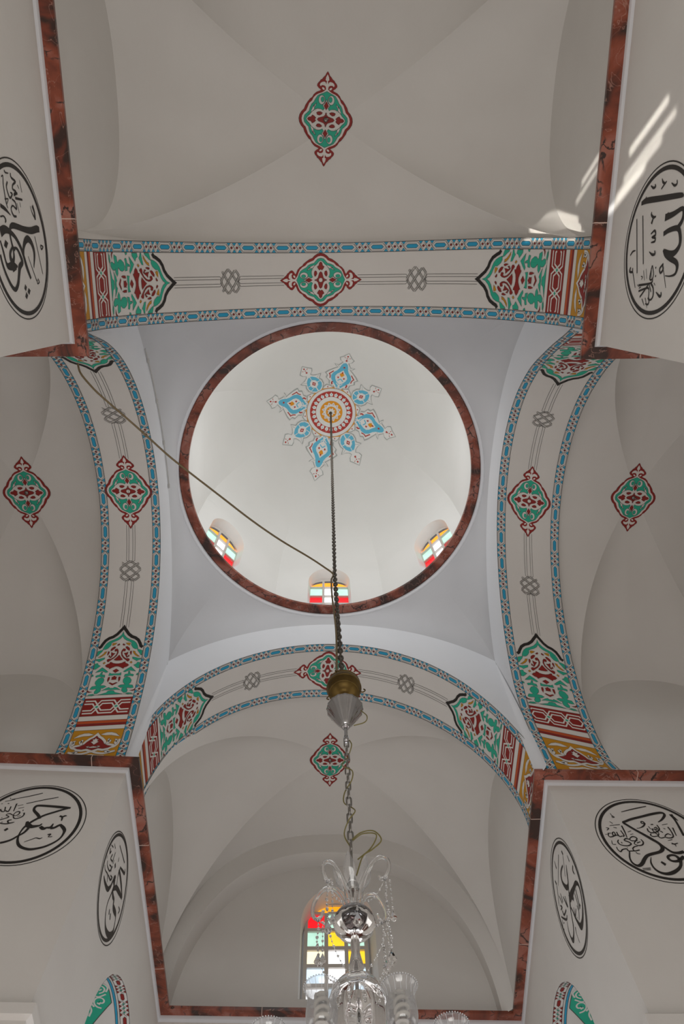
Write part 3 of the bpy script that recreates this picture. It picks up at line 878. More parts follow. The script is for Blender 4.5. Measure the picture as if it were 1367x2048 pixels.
CALLI = {
'left_far':dict(thin=(0.785,6.781,0.487,0.489),thick=(0.79,6.783,0.444,0.458),
st=[[(0.704,6.836,0.019),(0.738,6.881,0.022),(0.785,6.925,0.02),(0.802,6.953,0.017),(0.799,6.986,0.02),(0.771,7.0,0.02),(0.662,6.996,0.022),(0.559,6.988,0.024),(0.48,6.982,0.016)],[(0.48,6.982,0.008),(0.536,6.961,0.016),(0.603,6.924,0.017),(0.673,6.884,0.017),(0.717,6.845,0.018),(0.762,6.793,0.017),(0.796,6.733,0.015),(0.807,6.68,0.011),(0.807,6.628,0.011),(0.793,6.569,0.016),(0.763,6.52,0.02),(0.716,6.489,0.02),(0.655,6.475,0.02),(0.598,6.486,0.018),(0.534,6.513,0.017),(0.472,6.566,0.014),(0.441,6.618,0.013),(0.434,6.67,0.016),(0.439,6.705,0.022),(0.464,6.739,0.024),(0.502,6.773,0.017)],[(0.802,6.796,0.015),(0.775,6.752,0.038),(0.74,6.736,0.03),(0.703,6.742,0.022),(0.675,6.752,0.015),(0.661,6.775,0.008)],[(0.664,6.739,0.022),(0.629,6.716,0.026),(0.602,6.728,0.015),(0.572,6.734,0.019),(0.563,6.779,0.008)],[(0.569,6.725,0.022),(0.539,6.731,0.019),(0.515,6.754,0.019),(0.496,6.773,0.015)],[(0.758,6.717,0.019),(0.775,6.664,0.016),(0.809,6.623,0.015),(0.851,6.575,0.016),(0.896,6.548,0.018),(0.928,6.536,0.018)],[(0.542,6.876,0.015),(0.515,6.863,0.014),(0.505,6.818,0.008)],[(0.515,6.863,0.011),(0.497,6.878,0.014),(0.479,6.882,0.005)],[(1.052,7.068,0.005),(0.911,7.118,0.008),(0.803,7.166,0.007)],[(0.899,7.02,0.006),(0.759,7.076,0.008),(0.639,7.118,0.007)],[(0.731,6.556,0.004),(0.681,6.586,0.006),(0.65,6.605,0.007),(0.616,6.598,0.009),(0.596,6.611,0.004)],[(0.565,6.647,0.01),(0.542,6.652,0.01),(0.549,6.622,0.006),(0.517,6.627,0.006)],[(0.983,7.016,0.011),(0.98,6.982,0.009),(0.972,6.917,0.006)],[(1.1,6.939,0.008),(1.079,6.912,0.009),(1.053,6.913,0.008),(1.067,6.969,0.008)],[(1.047,6.922,0.008),(1.019,6.91,0.009),(1.016,6.943,0.008),(1.02,6.976,0.008)],[(1.066,7.012,0.006),(1.049,7.013,0.006)],[(0.871,6.903,0.011),(0.863,6.875,0.009),(0.875,6.847,0.009),(0.912,6.827,0.008),(0.94,6.839,0.008),(0.954,6.88,0.006),(0.938,6.913,0.008),(0.914,6.91,0.009),(0.912,6.882,0.008),(0.94,6.862,0.006),(0.996,6.887,0.008),(1.017,6.868,0.006),(0.985,6.846,0.008),(1.014,6.822,0.008),(1.046,6.807,0.008)],[(0.914,6.854,0.005),(0.885,6.865,0.005)],[(0.945,6.812,0.008),(0.971,6.797,0.011),(0.953,6.771,0.008),(0.909,6.782,0.006)],[(0.909,6.782,0.006),(0.962,6.761,0.009),(1.0,6.76,0.008),(1.029,6.767,0.008)],[(0.966,6.988,0.004),(0.919,7.005,0.004)],[(0.945,6.954,0.004),(0.899,6.972,0.004)],[(0.893,6.939,0.006),(0.892,6.925,0.006)],[(1.101,7.039,0.004),(1.019,7.068,0.005)],[(1.075,7.09,0.004),(1.06,7.071,0.004)],[(1.119,7.005,0.006),(1.111,7.01,0.006)],[(1.039,6.835,0.008),(1.041,6.828,0.006)],[(1.019,6.781,0.006),(1.012,6.775,0.006)]],
po=[[(0.962,6.686),(0.942,6.713),(0.923,6.697),(0.943,6.672)]]),
'right_far':dict(thin=(0.897,6.781,0.512,0.514),thick=(0.904,6.783,0.478,0.478),
st=[[(1.203,7.092,0.028),(1.21,7.023,0.016),(1.207,6.933,0.017),(1.197,6.812,0.018)],[(1.204,7.087,0.009),(1.218,7.046,0.016),(1.235,7.005,0.006)],[(1.033,6.985,0.006),(1.081,7.017,0.014),(1.131,7.068,0.019),(1.14,7.1,0.019),(1.112,7.112,0.021),(1.023,7.094,0.022),(0.906,7.058,0.02),(0.792,7.023,0.02),(0.727,6.995,0.019),(0.695,6.977,0.02),(0.718,6.942,0.02),(0.766,6.885,0.02),(0.815,6.834,0.022),(0.876,6.766,0.025),(0.917,6.717,0.023),(0.927,6.676,0.026),(0.915,6.643,0.026),(0.876,6.614,0.023),(0.796,6.59,0.023),(0.744,6.569,0.022),(0.702,6.53,0.024),(0.663,6.483,0.025),(0.626,6.456,0.023),(0.598,6.459,0.019),(0.574,6.49,0.014),(0.575,6.544,0.011),(0.603,6.616,0.009)],[(0.919,6.721,0.015),(0.954,6.66,0.017),(0.994,6.611,0.02),(1.047,6.604,0.024),(1.103,6.62,0.024)],[(1.02,6.524,0.028),(1.008,6.564,0.021),(0.979,6.579,0.018),(0.935,6.567,0.018),(0.922,6.539,0.02),(0.94,6.512,0.019),(0.982,6.508,0.021),(1.02,6.524,0.024),(1.075,6.564,0.024)],[(1.02,6.517,0.024),(0.996,6.462,0.019),(0.949,6.416,0.022),(0.882,6.378,0.027),(0.823,6.366,0.024),(0.771,6.385,0.019),(0.743,6.43,0.014),(0.743,6.491,0.011),(0.771,6.554,0.004)],[(0.731,7.119,0.006),(0.871,7.162,0.01),(1.009,7.199,0.008)],[(0.637,6.423,0.005),(0.712,6.428,0.007)],[(0.635,6.408,0.005),(0.707,6.411,0.007)],[(0.897,6.961,0.011),(0.889,6.988,0.011),(0.871,6.992,0.009),(0.865,6.97,0.009),(0.891,6.961,0.011),(0.864,6.93,0.011),(0.821,6.908,0.006),(0.791,6.905,0.005)],[(1.139,6.915,0.011),(1.125,6.811,0.006)],[(1.097,6.923,0.011),(1.102,6.88,0.009),(1.096,6.811,0.01),(1.064,6.785,0.01),(1.021,6.789,0.009),(1.018,6.81,0.007),(1.056,6.836,0.009),(1.08,6.819,0.007)],[(1.01,6.793,0.007),(0.967,6.784,0.009),(0.953,6.809,0.009),(0.971,6.835,0.007),(0.965,6.878,0.008),(0.934,6.896,0.009),(0.94,6.852,0.009),(0.963,6.818,0.009)],[(0.96,6.81,0.007),(0.904,6.801,0.009),(0.886,6.817,0.009),(0.899,6.839,0.006)],[(0.892,6.904,0.008),(0.886,6.869,0.011),(0.912,6.848,0.01),(0.964,6.861,0.011),(1.003,6.896,0.011),(1.004,6.949,0.008)],[(0.957,6.905,0.008),(0.983,6.918,0.008),(0.983,6.896,0.008),(0.961,6.891,0.008)],[(0.913,6.93,0.006),(0.921,6.895,0.006)],[(1.0,6.87,0.009),(1.018,6.853,0.009)],[(0.946,6.953,0.009),(0.971,6.956,0.009)],[(1.046,6.905,0.006),(1.062,6.897,0.006)],[(1.053,6.95,0.005),(1.113,6.964,0.005)],[(1.016,6.751,0.004),(1.064,6.764,0.006)],[(1.035,6.718,0.015),(1.06,6.71,0.01),(1.095,6.722,0.007)],[(1.06,6.71,0.009),(1.062,6.681,0.004)],[(0.66,6.937,0.011),(0.658,6.858,0.01),(0.65,6.785,0.006)],[(0.617,6.798,0.009),(0.633,6.815,0.009),(0.626,6.875,0.008)],[(0.617,6.806,0.007),(0.588,6.798,0.009),(0.579,6.823,0.009),(0.58,6.857,0.007)],[(0.585,6.806,0.007),(0.562,6.814,0.009),(0.533,6.805,0.009),(0.534,6.84,0.009),(0.555,6.853,0.007),(0.55,6.814,0.009),(0.503,6.792,0.009),(0.485,6.805,0.007),(0.498,6.839,0.007)],[(0.489,6.839,0.006),(0.521,6.84,0.006)],[(0.573,6.914,0.006),(0.602,6.905,0.006)],[(0.545,6.935,0.005),(0.649,6.95,0.006)],[(0.566,6.989,0.004),(0.586,6.962,0.006)],[(0.77,6.765,0.009),(0.778,6.732,0.01),(0.757,6.699,0.01),(0.715,6.69,0.009),(0.688,6.715,0.007),(0.738,6.774,0.01),(0.71,6.799,0.01),(0.671,6.773,0.007),(0.676,6.748,0.009),(0.734,6.748,0.007)],[(0.715,6.719,0.009),(0.754,6.736,0.007)],[(0.664,6.764,0.009),(0.635,6.773,0.01),(0.611,6.751,0.009),(0.644,6.731,0.01),(0.655,6.706,0.01),(0.612,6.685,0.009),(0.554,6.697,0.009),(0.542,6.73,0.009),(0.56,6.759,0.006)],[(0.573,6.73,0.007),(0.576,6.714,0.007)],[(0.705,6.637,0.009),(0.656,6.625,0.009),(0.647,6.649,0.009),(0.67,6.673,0.009),(0.705,6.682,0.006)],[(0.656,6.625,0.009),(0.599,6.624,0.009),(0.59,6.648,0.009),(0.549,6.64,0.009),(0.521,6.615,0.009),(0.505,6.639,0.007),(0.506,6.672,0.006)],[(0.6,6.665,0.006),(0.605,6.661,0.006)],[(0.658,6.609,0.006),(0.667,6.593,0.006),(0.69,6.589,0.004)],[(0.492,6.75,0.004),(0.484,6.705,0.006),(0.514,6.701,0.006)],[(0.685,6.854,0.004),(0.725,6.872,0.005)],[(0.695,6.824,0.004),(0.728,6.833,0.004)],[(0.499,6.909,0.004),(0.522,6.9,0.008),(0.496,6.874,0.004)],[(0.459,6.822,0.003),(0.498,6.831,0.004)],[(0.615,7.101,0.004),(0.618,7.071,0.006),(0.633,7.049,0.008),(0.614,7.044,0.006),(0.622,7.071,0.005)]],
po=[[(0.829,6.492),(0.846,6.509),(0.874,6.477),(0.853,6.455)]]),
'far_left':dict(thin=(0.819,6.789,0.473,0.463),thick=(0.813,6.792,0.428,0.439),
st=[[(0.809,7.007,0.015),(0.903,7.056,0.022),(0.973,7.095,0.022),(0.947,7.127,0.009)],[(0.808,6.975,0.03),(0.909,6.978,0.028),(1.013,6.969,0.028),(1.123,6.943,0.017)],[(1.123,6.943,0.022),(0.993,6.892,0.038),(0.894,6.847,0.036),(0.84,6.787,0.031),(0.831,6.751,0.022),(0.885,6.739,0.031),(0.934,6.75,0.023),(0.961,6.72,0.022),(1.0,6.715,0.041),(1.062,6.731,0.041),(1.098,6.737,0.031),(1.13,6.724,0.012),(1.158,6.682,0.012),(1.174,6.616,0.026),(1.107,6.526,0.04),(1.004,6.481,0.033),(0.922,6.485,0.017),(0.846,6.533,0.012),(0.813,6.603,0.01),(0.822,6.715,0.012),(0.819,6.796,0.023),(0.774,6.823,0.052),(0.779,6.872,0.015)],[(0.808,6.975,0.017),(0.84,6.91,0.008),(0.884,6.851,0.008)],[(0.512,6.608,0.012),(0.582,6.608,0.025),(0.7,6.646,0.035),(0.746,6.725,0.024),(0.752,6.802,0.014)],[(0.91,6.622,0.016),(0.939,6.591,0.016)],[(0.966,6.629,0.016),(1.005,6.595,0.016)],[(0.612,7.074,0.009),(0.879,7.132,0.011)],[(0.7,7.018,0.005),(0.716,6.98,0.011)],[(0.658,6.899,0.023),(0.698,6.887,0.023)],[(1.108,6.836,0.008),(1.164,6.845,0.013),(1.153,6.797,0.006)],[(0.57,6.944,0.008),(0.582,6.829,0.008)],[(0.523,6.872,0.01),(0.518,6.814,0.012),(0.586,6.847,0.01)],[(0.429,6.849,0.012),(0.45,6.811,0.014),(0.469,6.853,0.01)],[(0.475,6.951,0.006),(0.538,6.956,0.008)],[(0.417,6.873,0.006),(0.479,6.909,0.01)],[(0.465,6.738,0.008),(0.499,6.715,0.01),(0.594,6.746,0.012),(0.604,6.8,0.01),(0.542,6.766,0.01)],[(0.441,6.663,0.008),(0.488,6.654,0.008),(0.583,6.692,0.012),(0.63,6.655,0.008)],[(0.597,6.706,0.01),(0.68,6.731,0.014),(0.707,6.78,0.012),(0.651,6.752,0.01)],[(0.627,6.772,0.01),(0.615,6.796,0.01),(0.622,6.833,0.008)],[(0.43,6.724,0.006),(0.417,6.747,0.006)],[(0.614,6.846,0.006),(0.605,6.889,0.006)]],
po=[]),
'far_right':dict(thin=(0.721,6.701,0.469,0.51),thick=(0.716,6.693,0.435,0.472),
st=[[(0.558,6.895,0.015),(0.641,6.916,0.021),(0.701,6.9,0.024),(0.719,6.842,0.026),(0.671,6.743,0.037),(0.598,6.724,0.019),(0.534,6.772,0.019),(0.473,6.816,0.008)],[(0.598,6.724,0.01),(0.667,6.681,0.014),(0.732,6.637,0.024),(0.798,6.592,0.014),(0.861,6.513,0.016),(0.933,6.477,0.018),(1.006,6.474,0.034),(1.031,6.528,0.016),(1.027,6.592,0.01),(0.977,6.651,0.006)],[(0.71,6.651,0.051),(0.607,6.618,0.05),(0.506,6.585,0.036),(0.432,6.562,0.033),(0.39,6.507,0.023),(0.409,6.436,0.017),(0.483,6.37,0.019),(0.588,6.335,0.028),(0.691,6.342,0.044),(0.725,6.398,0.029),(0.748,6.493,0.018),(0.749,6.562,0.012),(0.766,6.619,0.014)],[(0.631,6.611,0.04),(0.622,6.562,0.024)],[(0.449,6.962,0.015),(0.449,6.915,0.017)],[(0.461,6.912,0.006),(0.601,6.808,0.006)],[(0.713,7.108,0.006),(0.735,7.035,0.016)],[(0.551,7.022,0.008),(0.859,6.948,0.005)],[(0.89,7.039,0.016),(0.887,6.99,0.02)],[(0.891,6.979,0.009),(1.032,6.872,0.005)],[(0.363,6.818,0.005),(0.373,6.752,0.01)],[(0.333,6.667,0.014),(0.379,6.654,0.016),(0.373,6.604,0.005)],[(0.833,6.461,0.016),(0.866,6.418,0.006),(0.872,6.333,0.005)],[(0.877,6.875,0.009),(0.899,6.793,0.011)],[(0.934,6.899,0.009),(0.927,6.804,0.009)],[(0.993,6.844,0.009),(0.971,6.802,0.015),(1.02,6.817,0.009)],[(0.845,6.807,0.009),(0.834,6.717,0.015),(0.839,6.679,0.01)],[(0.793,6.765,0.008),(0.824,6.665,0.008)],[(0.994,6.786,0.011),(0.988,6.731,0.015),(0.893,6.701,0.013)],[(1.078,6.792,0.009),(1.024,6.721,0.015),(0.967,6.663,0.015),(0.918,6.667,0.008)],[(1.068,6.719,0.025),(1.072,6.712,0.021)],[(1.078,6.763,0.006),(1.141,6.727,0.006),(1.123,6.691,0.008)],[(0.489,6.547,0.01),(0.562,6.41,0.011)],[(0.544,6.557,0.008),(0.587,6.42,0.008)],[(0.691,6.543,0.008),(0.723,6.517,0.01),(0.735,6.488,0.016),(0.653,6.493,0.01)],[(0.603,6.482,0.008),(0.618,6.428,0.01),(0.684,6.401,0.006)],[(0.704,6.446,0.008),(0.702,6.438,0.008)],[(0.537,6.434,0.01),(0.533,6.41,0.01)]],
po=[]),
'near_left':dict(thin=(0.843,6.745,0.51,0.48),thick=(0.842,6.751,0.471,0.452),
st=[[(0.943,7.115,0.028),(0.945,7.069,0.037),(0.926,6.959,0.036),(0.926,6.845,0.031),(0.934,6.738,0.03),(0.936,6.659,0.03),(0.917,6.615,0.021),(0.87,6.6,0.016),(0.804,6.617,0.017),(0.78,6.648,0.013)],[(0.88,6.455,0.047),(0.903,6.523,0.04),(0.895,6.595,0.029),(0.865,6.676,0.023),(0.811,6.739,0.024),(0.754,6.775,0.023),(0.679,6.807,0.027),(0.603,6.855,0.018)],[(0.759,6.777,0.019),(0.803,6.791,0.023),(0.848,6.833,0.032),(0.867,6.889,0.036),(0.838,6.945,0.031),(0.773,6.969,0.024),(0.676,6.93,0.006)],[(0.804,6.617,0.012),(0.761,6.565,0.02),(0.719,6.564,0.028),(0.71,6.593,0.025),(0.742,6.617,0.018),(0.789,6.625,0.013),(0.792,6.679,0.015),(0.751,6.72,0.021),(0.709,6.74,0.026),(0.676,6.688,0.031),(0.622,6.658,0.024),(0.568,6.627,0.024),(0.531,6.575,0.023),(0.552,6.523,0.021),(0.614,6.467,0.019),(0.684,6.428,0.017),(0.744,6.411,0.017)],[(0.83,6.439,0.012),(0.761,6.465,0.017),(0.701,6.483,0.016),(0.676,6.512,0.032),(0.681,6.591,0.041),(0.68,6.656,0.008)],[(0.674,6.628,0.025),(0.644,6.572,0.007)],[(0.892,7.014,0.006),(0.637,7.082,0.006)],[(0.751,6.852,0.004),(0.587,6.954,0.007)],[(0.604,6.982,0.009),(0.581,6.998,0.009),(0.57,6.964,0.007),(0.598,6.965,0.007)],[(0.838,7.104,0.009),(0.829,7.148,0.008),(0.81,7.111,0.01),(0.835,7.1,0.008)],[(1.096,7.036,0.022),(1.055,7.059,0.018),(1.005,7.059,0.017)],[(1.011,7.06,0.009),(1.046,7.019,0.007),(1.09,6.997,0.004)],[(1.045,6.508,0.019),(1.029,6.576,0.019),(0.999,6.647,0.004)],[(0.976,6.486,0.008),(0.983,6.536,0.008),(0.963,6.561,0.013),(0.945,6.548,0.008)],[(1.268,6.634,0.01),(1.255,6.648,0.008),(1.257,6.693,0.005)],[(1.221,6.576,0.006),(1.23,6.603,0.006),(1.179,6.593,0.008),(1.131,6.596,0.008),(1.072,6.602,0.008),(1.038,6.616,0.006)],[(1.203,6.663,0.011),(1.165,6.638,0.01),(1.107,6.67,0.011),(1.135,6.717,0.01),(1.141,6.687,0.007)],[(1.264,6.727,0.008),(1.237,6.731,0.011),(1.22,6.79,0.012),(1.193,6.742,0.01),(1.167,6.734,0.01),(1.157,6.776,0.012),(1.133,6.742,0.01),(1.15,6.801,0.012)],[(1.114,6.756,0.013),(1.116,6.871,0.01)],[(1.103,6.7,0.008),(1.087,6.747,0.01),(1.047,6.754,0.01),(1.062,6.7,0.008),(1.038,6.667,0.008),(1.0,6.693,0.012),(0.999,6.739,0.01)],[(1.24,6.863,0.004),(1.164,6.88,0.005)],[(1.203,6.818,0.005),(1.182,6.838,0.005)],[(1.085,6.773,0.004),(1.025,6.794,0.004)],[(1.095,6.823,0.004),(1.065,6.827,0.004)],[(1.09,6.589,0.008),(1.096,6.641,0.006),(1.063,6.611,0.006)]],
po=[[(0.839,6.515),(0.821,6.552),(0.786,6.516),(0.802,6.484)],[(0.566,6.743),(0.547,6.765),(0.519,6.742),(0.536,6.719)],[(0.541,6.792),(0.524,6.822),(0.494,6.791),(0.514,6.768)],[(0.514,6.747),(0.491,6.768),(0.465,6.741),(0.484,6.719)]]),
'near_right':dict(thin=(0.866,6.651,0.498,0.53),thick=(0.868,6.648,0.461,0.495),
st=[[(1.146,6.979,0.021),(1.156,6.894,0.031),(1.146,6.661,0.029),(1.135,6.403,0.025),(1.126,6.352,0.01)],[(1.146,6.951,0.017),(1.165,6.923,0.012),(1.184,6.904,0.005)],[(1.018,6.575,0.035),(1.03,6.462,0.027),(1.052,6.351,0.022),(1.027,6.323,0.022),(0.98,6.33,0.025),(0.939,6.379,0.027)],[(1.025,6.565,0.016),(1.047,6.53,0.005)],[(0.917,6.57,0.024),(0.935,6.492,0.025),(0.939,6.379,0.027),(0.897,6.333,0.027),(0.837,6.321,0.027),(0.794,6.37,0.03),(0.787,6.437,0.031),(0.806,6.526,0.024)],[(0.817,6.541,0.016),(0.784,6.501,0.024),(0.758,6.429,0.028),(0.732,6.341,0.027),(0.701,6.315,0.026),(0.661,6.331,0.015),(0.648,6.397,0.008),(0.651,6.468,0.005)],[(1.049,7.028,0.009),(0.674,6.916,0.009)],[(1.063,6.931,0.009),(0.734,6.828,0.009)],[(1.247,6.854,0.007),(1.228,6.81,0.013),(1.232,6.779,0.012),(1.249,6.79,0.007)],[(1.27,6.691,0.006),(1.247,6.672,0.013),(1.235,6.638,0.011),(1.245,6.617,0.006)],[(1.235,6.638,0.011),(1.205,6.684,0.008)],[(1.225,6.542,0.006),(1.204,6.496,0.012),(1.21,6.464,0.01),(1.233,6.47,0.007)],[(1.074,6.791,0.007),(1.056,6.792,0.012),(1.036,6.754,0.015),(1.038,6.716,0.007)],[(1.036,6.754,0.012),(0.996,6.774,0.017)],[(0.93,6.762,0.008),(0.948,6.709,0.012),(0.92,6.688,0.012),(0.907,6.736,0.01),(0.899,6.689,0.012),(0.878,6.689,0.012),(0.873,6.745,0.007)],[(0.814,6.755,0.005),(0.793,6.703,0.013),(0.796,6.661,0.012),(0.818,6.672,0.007)],[(0.802,7.073,0.009),(0.827,7.036,0.011),(0.833,6.987,0.005)],[(0.72,7.042,0.013),(0.691,7.049,0.015),(0.685,7.003,0.011),(0.713,7.004,0.009)],[(0.69,6.997,0.007),(0.574,6.92,0.005)],[(0.728,6.515,0.011),(0.697,6.561,0.011),(0.67,6.541,0.011),(0.691,6.51,0.013),(0.723,6.525,0.008)],[(0.685,6.502,0.006),(0.574,6.438,0.004)],[(0.547,6.574,0.005),(0.521,6.516,0.015),(0.526,6.493,0.013),(0.548,6.499,0.008)],[(0.722,6.682,0.008),(0.64,6.698,0.009),(0.629,6.662,0.01),(0.661,6.645,0.008),(0.722,6.676,0.007)],[(0.706,6.69,0.007),(0.64,6.678,0.007)],[(0.64,6.652,0.008),(0.607,6.668,0.01),(0.591,6.868,0.013)],[(0.602,6.667,0.012),(0.574,6.626,0.012),(0.525,6.612,0.012),(0.497,6.637,0.01),(0.502,6.677,0.009),(0.546,6.684,0.009),(0.574,6.712,0.01),(0.551,6.856,0.011)],[(0.596,6.705,0.009),(0.511,6.823,0.011)],[(0.596,6.691,0.007),(0.547,6.651,0.007)],[(0.507,6.692,0.007),(0.486,6.666,0.009),(0.463,6.679,0.01),(0.468,6.721,0.007)],[(0.692,6.813,0.004),(0.624,6.777,0.004)],[(0.702,6.773,0.003),(0.635,6.743,0.004)],[(0.653,6.843,0.005),(0.647,6.814,0.005),(0.631,6.83,0.004)],[(0.5,6.785,0.007),(0.456,6.738,0.004)],[(0.507,6.732,0.007),(0.44,6.686,0.003)],[(0.71,6.627,0.01),(0.701,6.618,0.01)],[(0.655,6.612,0.01),(0.647,6.603,0.01)],[(0.585,6.873,0.004),(0.597,6.89,0.005)],[(0.607,6.623,0.005),(0.59,6.599,0.004)],[(0.571,6.855,0.005),(0.58,6.822,0.005)]],
po=[]),
}
# ------------------------------------------------------------------ painted ornament
QM = lambda pts: [(x/635.0, y/408.0) for x, y in pts]
MED_OUT = QM([(0,408),(50,398),(95,370),(130,332),(175,315),(225,280),(268,245),(285,218),(325,195),(360,155),(380,105),(393,88),(415,125),(440,150),(462,148),(480,137),(498,117),(520,102),(532,80),(562,55),(580,34),(610,20),(635,0)])
MED_IN = QM([(0,368),(40,360),(80,335),(108,302),(150,283),(205,260),(240,220),(285,198),(322,162),(342,125),(360,75),(378,45),(398,18)])
MED_FLEUR = QM([(380,40),(405,15),(440,22),(454,45),(456,78),(440,98),(455,112),(480,102),(496,78),(502,50),(498,30),(470,14),(512,8),(524,28),(545,24),(560,22),(600,0),(380,0)])
MED_GREEN = QM([(0,335),(45,325),(80,288),(105,258),(155,245),(195,225),(225,192),(275,165),(315,135),(338,92),(355,48),(377,0)])
MED_WHITE = QM([(0,300),(30,282),(60,245),(95,218),(125,182),(143,130),(142,90),(122,48),(150,28),(185,52),(205,48),(215,30),(268,0),(0,0)])
MED_LEAF = QM([(90,232),(130,218),(170,200),(205,160),(216,148),(185,160),(150,180),(120,180)])
MED_LOOP = [(262+62*math.cos(a), 72+48*math.sin(a)) for a in [2*PI*k/18 for k in range(18)]]
MED_EYE = [(268+36*math.cos(a), 60+26*math.sin(a)) for a in [2*PI*k/14 for k in range(14)]]
MED_PETAL = QM([(0,282),(22,262),(30,225),(56,205),(40,172),(18,150),(0,166)])
MED_RED2 = QM([(0,132),(22,112),(34,70),(46,30),(100,0),(46,-2),(0,0)])
MED_RED3 = QM([(62,132),(90,146),(102,120),(104,85),(92,50),(72,66),(55,98)])
MED_DIAM = QM([(245,0),(185,36),(130,0)])
MED_DROP = QM([(98,160),(125,160),(108,136)])
MED_DROP2 = QM([(150,198),(180,188),(192,172),(165,182)])
def medallion(D, fx):
    """fx(x, y) maps unit ornament coordinates (x along the long axis) to decal coordinates"""
    def full(q):      # mirror a quarter outline into a closed loop
        a = [(x, y) for x, y in q]
        if a[-1][1] != 0: a = a+[(a[-1][0], 0)]
        r = a+[(x, -y) for x, y in a[-2::-1]]
        l = [(-x, y) for x, y in r[::-1]]
        return [fx(*p) for p in r+l[1:-1]]
    D.poly('L', full([(x*1.008, y*1.015) for x, y in MED_OUT]), 0)
    D.poly('R', full(MED_OUT), 1)
    D.poly('W', full([p for p in MED_IN]), 2)
    for sx in (1, -1):
        h = [(sx*x, y) for x, y in MED_FLEUR]
        D.poly('W', [fx(*p) for p in h], 2); D.poly('W', [fx(p[0], -p[1]) for p in h], 2)
        for sy in (1, -1):
            c = [(412/635+.024*math.cos(a)+.012*math.sin(a), 56/408+.05*math.sin(a)) for a in [2*PI*k/10 for k in range(10)]]
            D.poly('W', [fx(sx*x, sy*y) for x, y in c], 2)
    D.poly('G', full(MED_GREEN), 3, 'L', .004)
    D.poly('W', full(MED_WHITE[:-1]), 5, 'L', .004)
    for sx in (1, -1):
        D.poly('R', [fx(sx*x, y) for x, y in MED_DIAM]+[fx(sx*x, -y) for x, y in MED_DIAM[1:-1]][::-1], 7, 'L', .003)
        for sy in (1, -1):
            q = lambda pts: [fx(sx*x, sy*y) for x, y in pts]
            D.poly('W', q(MED_LEAF), 5, 'L', .004); D.poly('K', q(MED_DROP2), 7)
            D.poly('W', q(QM(MED_LOOP)), 5, 'L', .004); D.poly('G', q(QM(MED_EYE)), 7, 'L', .003)
            D.poly('R', q(MED_RED3), 7, 'L', .003); D.poly('K', q(MED_DROP), 7)
    for sy in (1, -1):
        p = [fx(x, sy*y) for x, y in MED_PETAL]+[fx(-x, sy*y) for x, y in MED_PETAL[1:-1]][::-1]
        D.poly('R', p, 7, 'L', .003)
        p = [fx(x, sy*y) for x, y in MED_RED2[:5]]+[fx(-x, sy*y) for x, y in MED_RED2[1:5]][::-1]
        D.poly('R', p, 7, 'L', .003)
    for sx in (1, -1):      # strap arcs round the central flower
        for sy in (1, -1):
            arc = [(95, 165), (120, 120), (122, 80), (100, 45), (60, 22)]
            D.stroke('W', [fx(*p) for p in smooth(QM([(sx*x, sy*y) for x, y in arc]), 4)], .020, 8)
    D.poly('W', [fx(32/635*math.cos(a), 34/408*math.sin(a)) for a in [2*PI*k/14 for k in range(14)]], 8, 'L', .004)

def border(D, s0, s1, t0, t1, A):
    """plaited strip between t0 and t1 (fractions of the soffit)"""
    W = A.W; tc = (t0+t1)/2; h = abs(t1-t0)/2*W
    T = lambda y: tc+y/W
    for y in (-h, h):
        n = 60
        D.stroke('L', [(s0+(s1-s0)*i/n, T(y)) for i in range(n+1)], .006, 2)
    s = s0+.03; k = 0
    hh = h*.90
    tr = .033          # triangle depth
    while s < s1-.02:
        nd = 2 if k % 2 == 0 else 3
        # long lozenge
        L = .146; b = .021
        D.poly('B', [(s, T(0)), (s+b, T(b)), (s+L-b, T(b)), (s+L, T(0)), (s+L-b, T(-b)), (s+b, T(-b))], 1, 'L', .004)
        D.stroke('L', [(s-.030, T(.0)), (s+.012, T(h*.80)), (s+L-.012, T(h*.80)), (s+L+.030, T(0))], .003, 2)
        D.stroke('L', [(s-.030, T(.0)), (s+.012, T(-h*.80)), (s+L-.012, T(-h*.80)), (s+L+.030, T(0))], .003, 2)
        p = .069
        x0 = s+L+.012
        for j in range(nd+1):
            x = x0+p*j+p*.25
            for sg in (1, -1):
                w = .026
                D.poly('B', [(x-w, T(sg*h*.97)), (x+w, T(sg*h*.97)), (x, T(sg*(h*.97-tr)))], 1, 'L', .004)
            q = .5*.069
            D.stroke('L', [(x-.030, T(.036)), (x+.014, T(-.014))], .0035, 2)
            D.stroke('L', [(x-.014, T(.014)), (x+.030, T(-.036))], .0035, 2)
            if j < nd:
                xd = x+p/2; r = .0150
                D.poly('R', [(xd-r*1.05, T(0)), (xd, T(r)), (xd+r*1.05, T(0)), (xd, T(-r))], 1, 'L', .004)
        s = x0+p*nd+p*.5+.012; k += 1

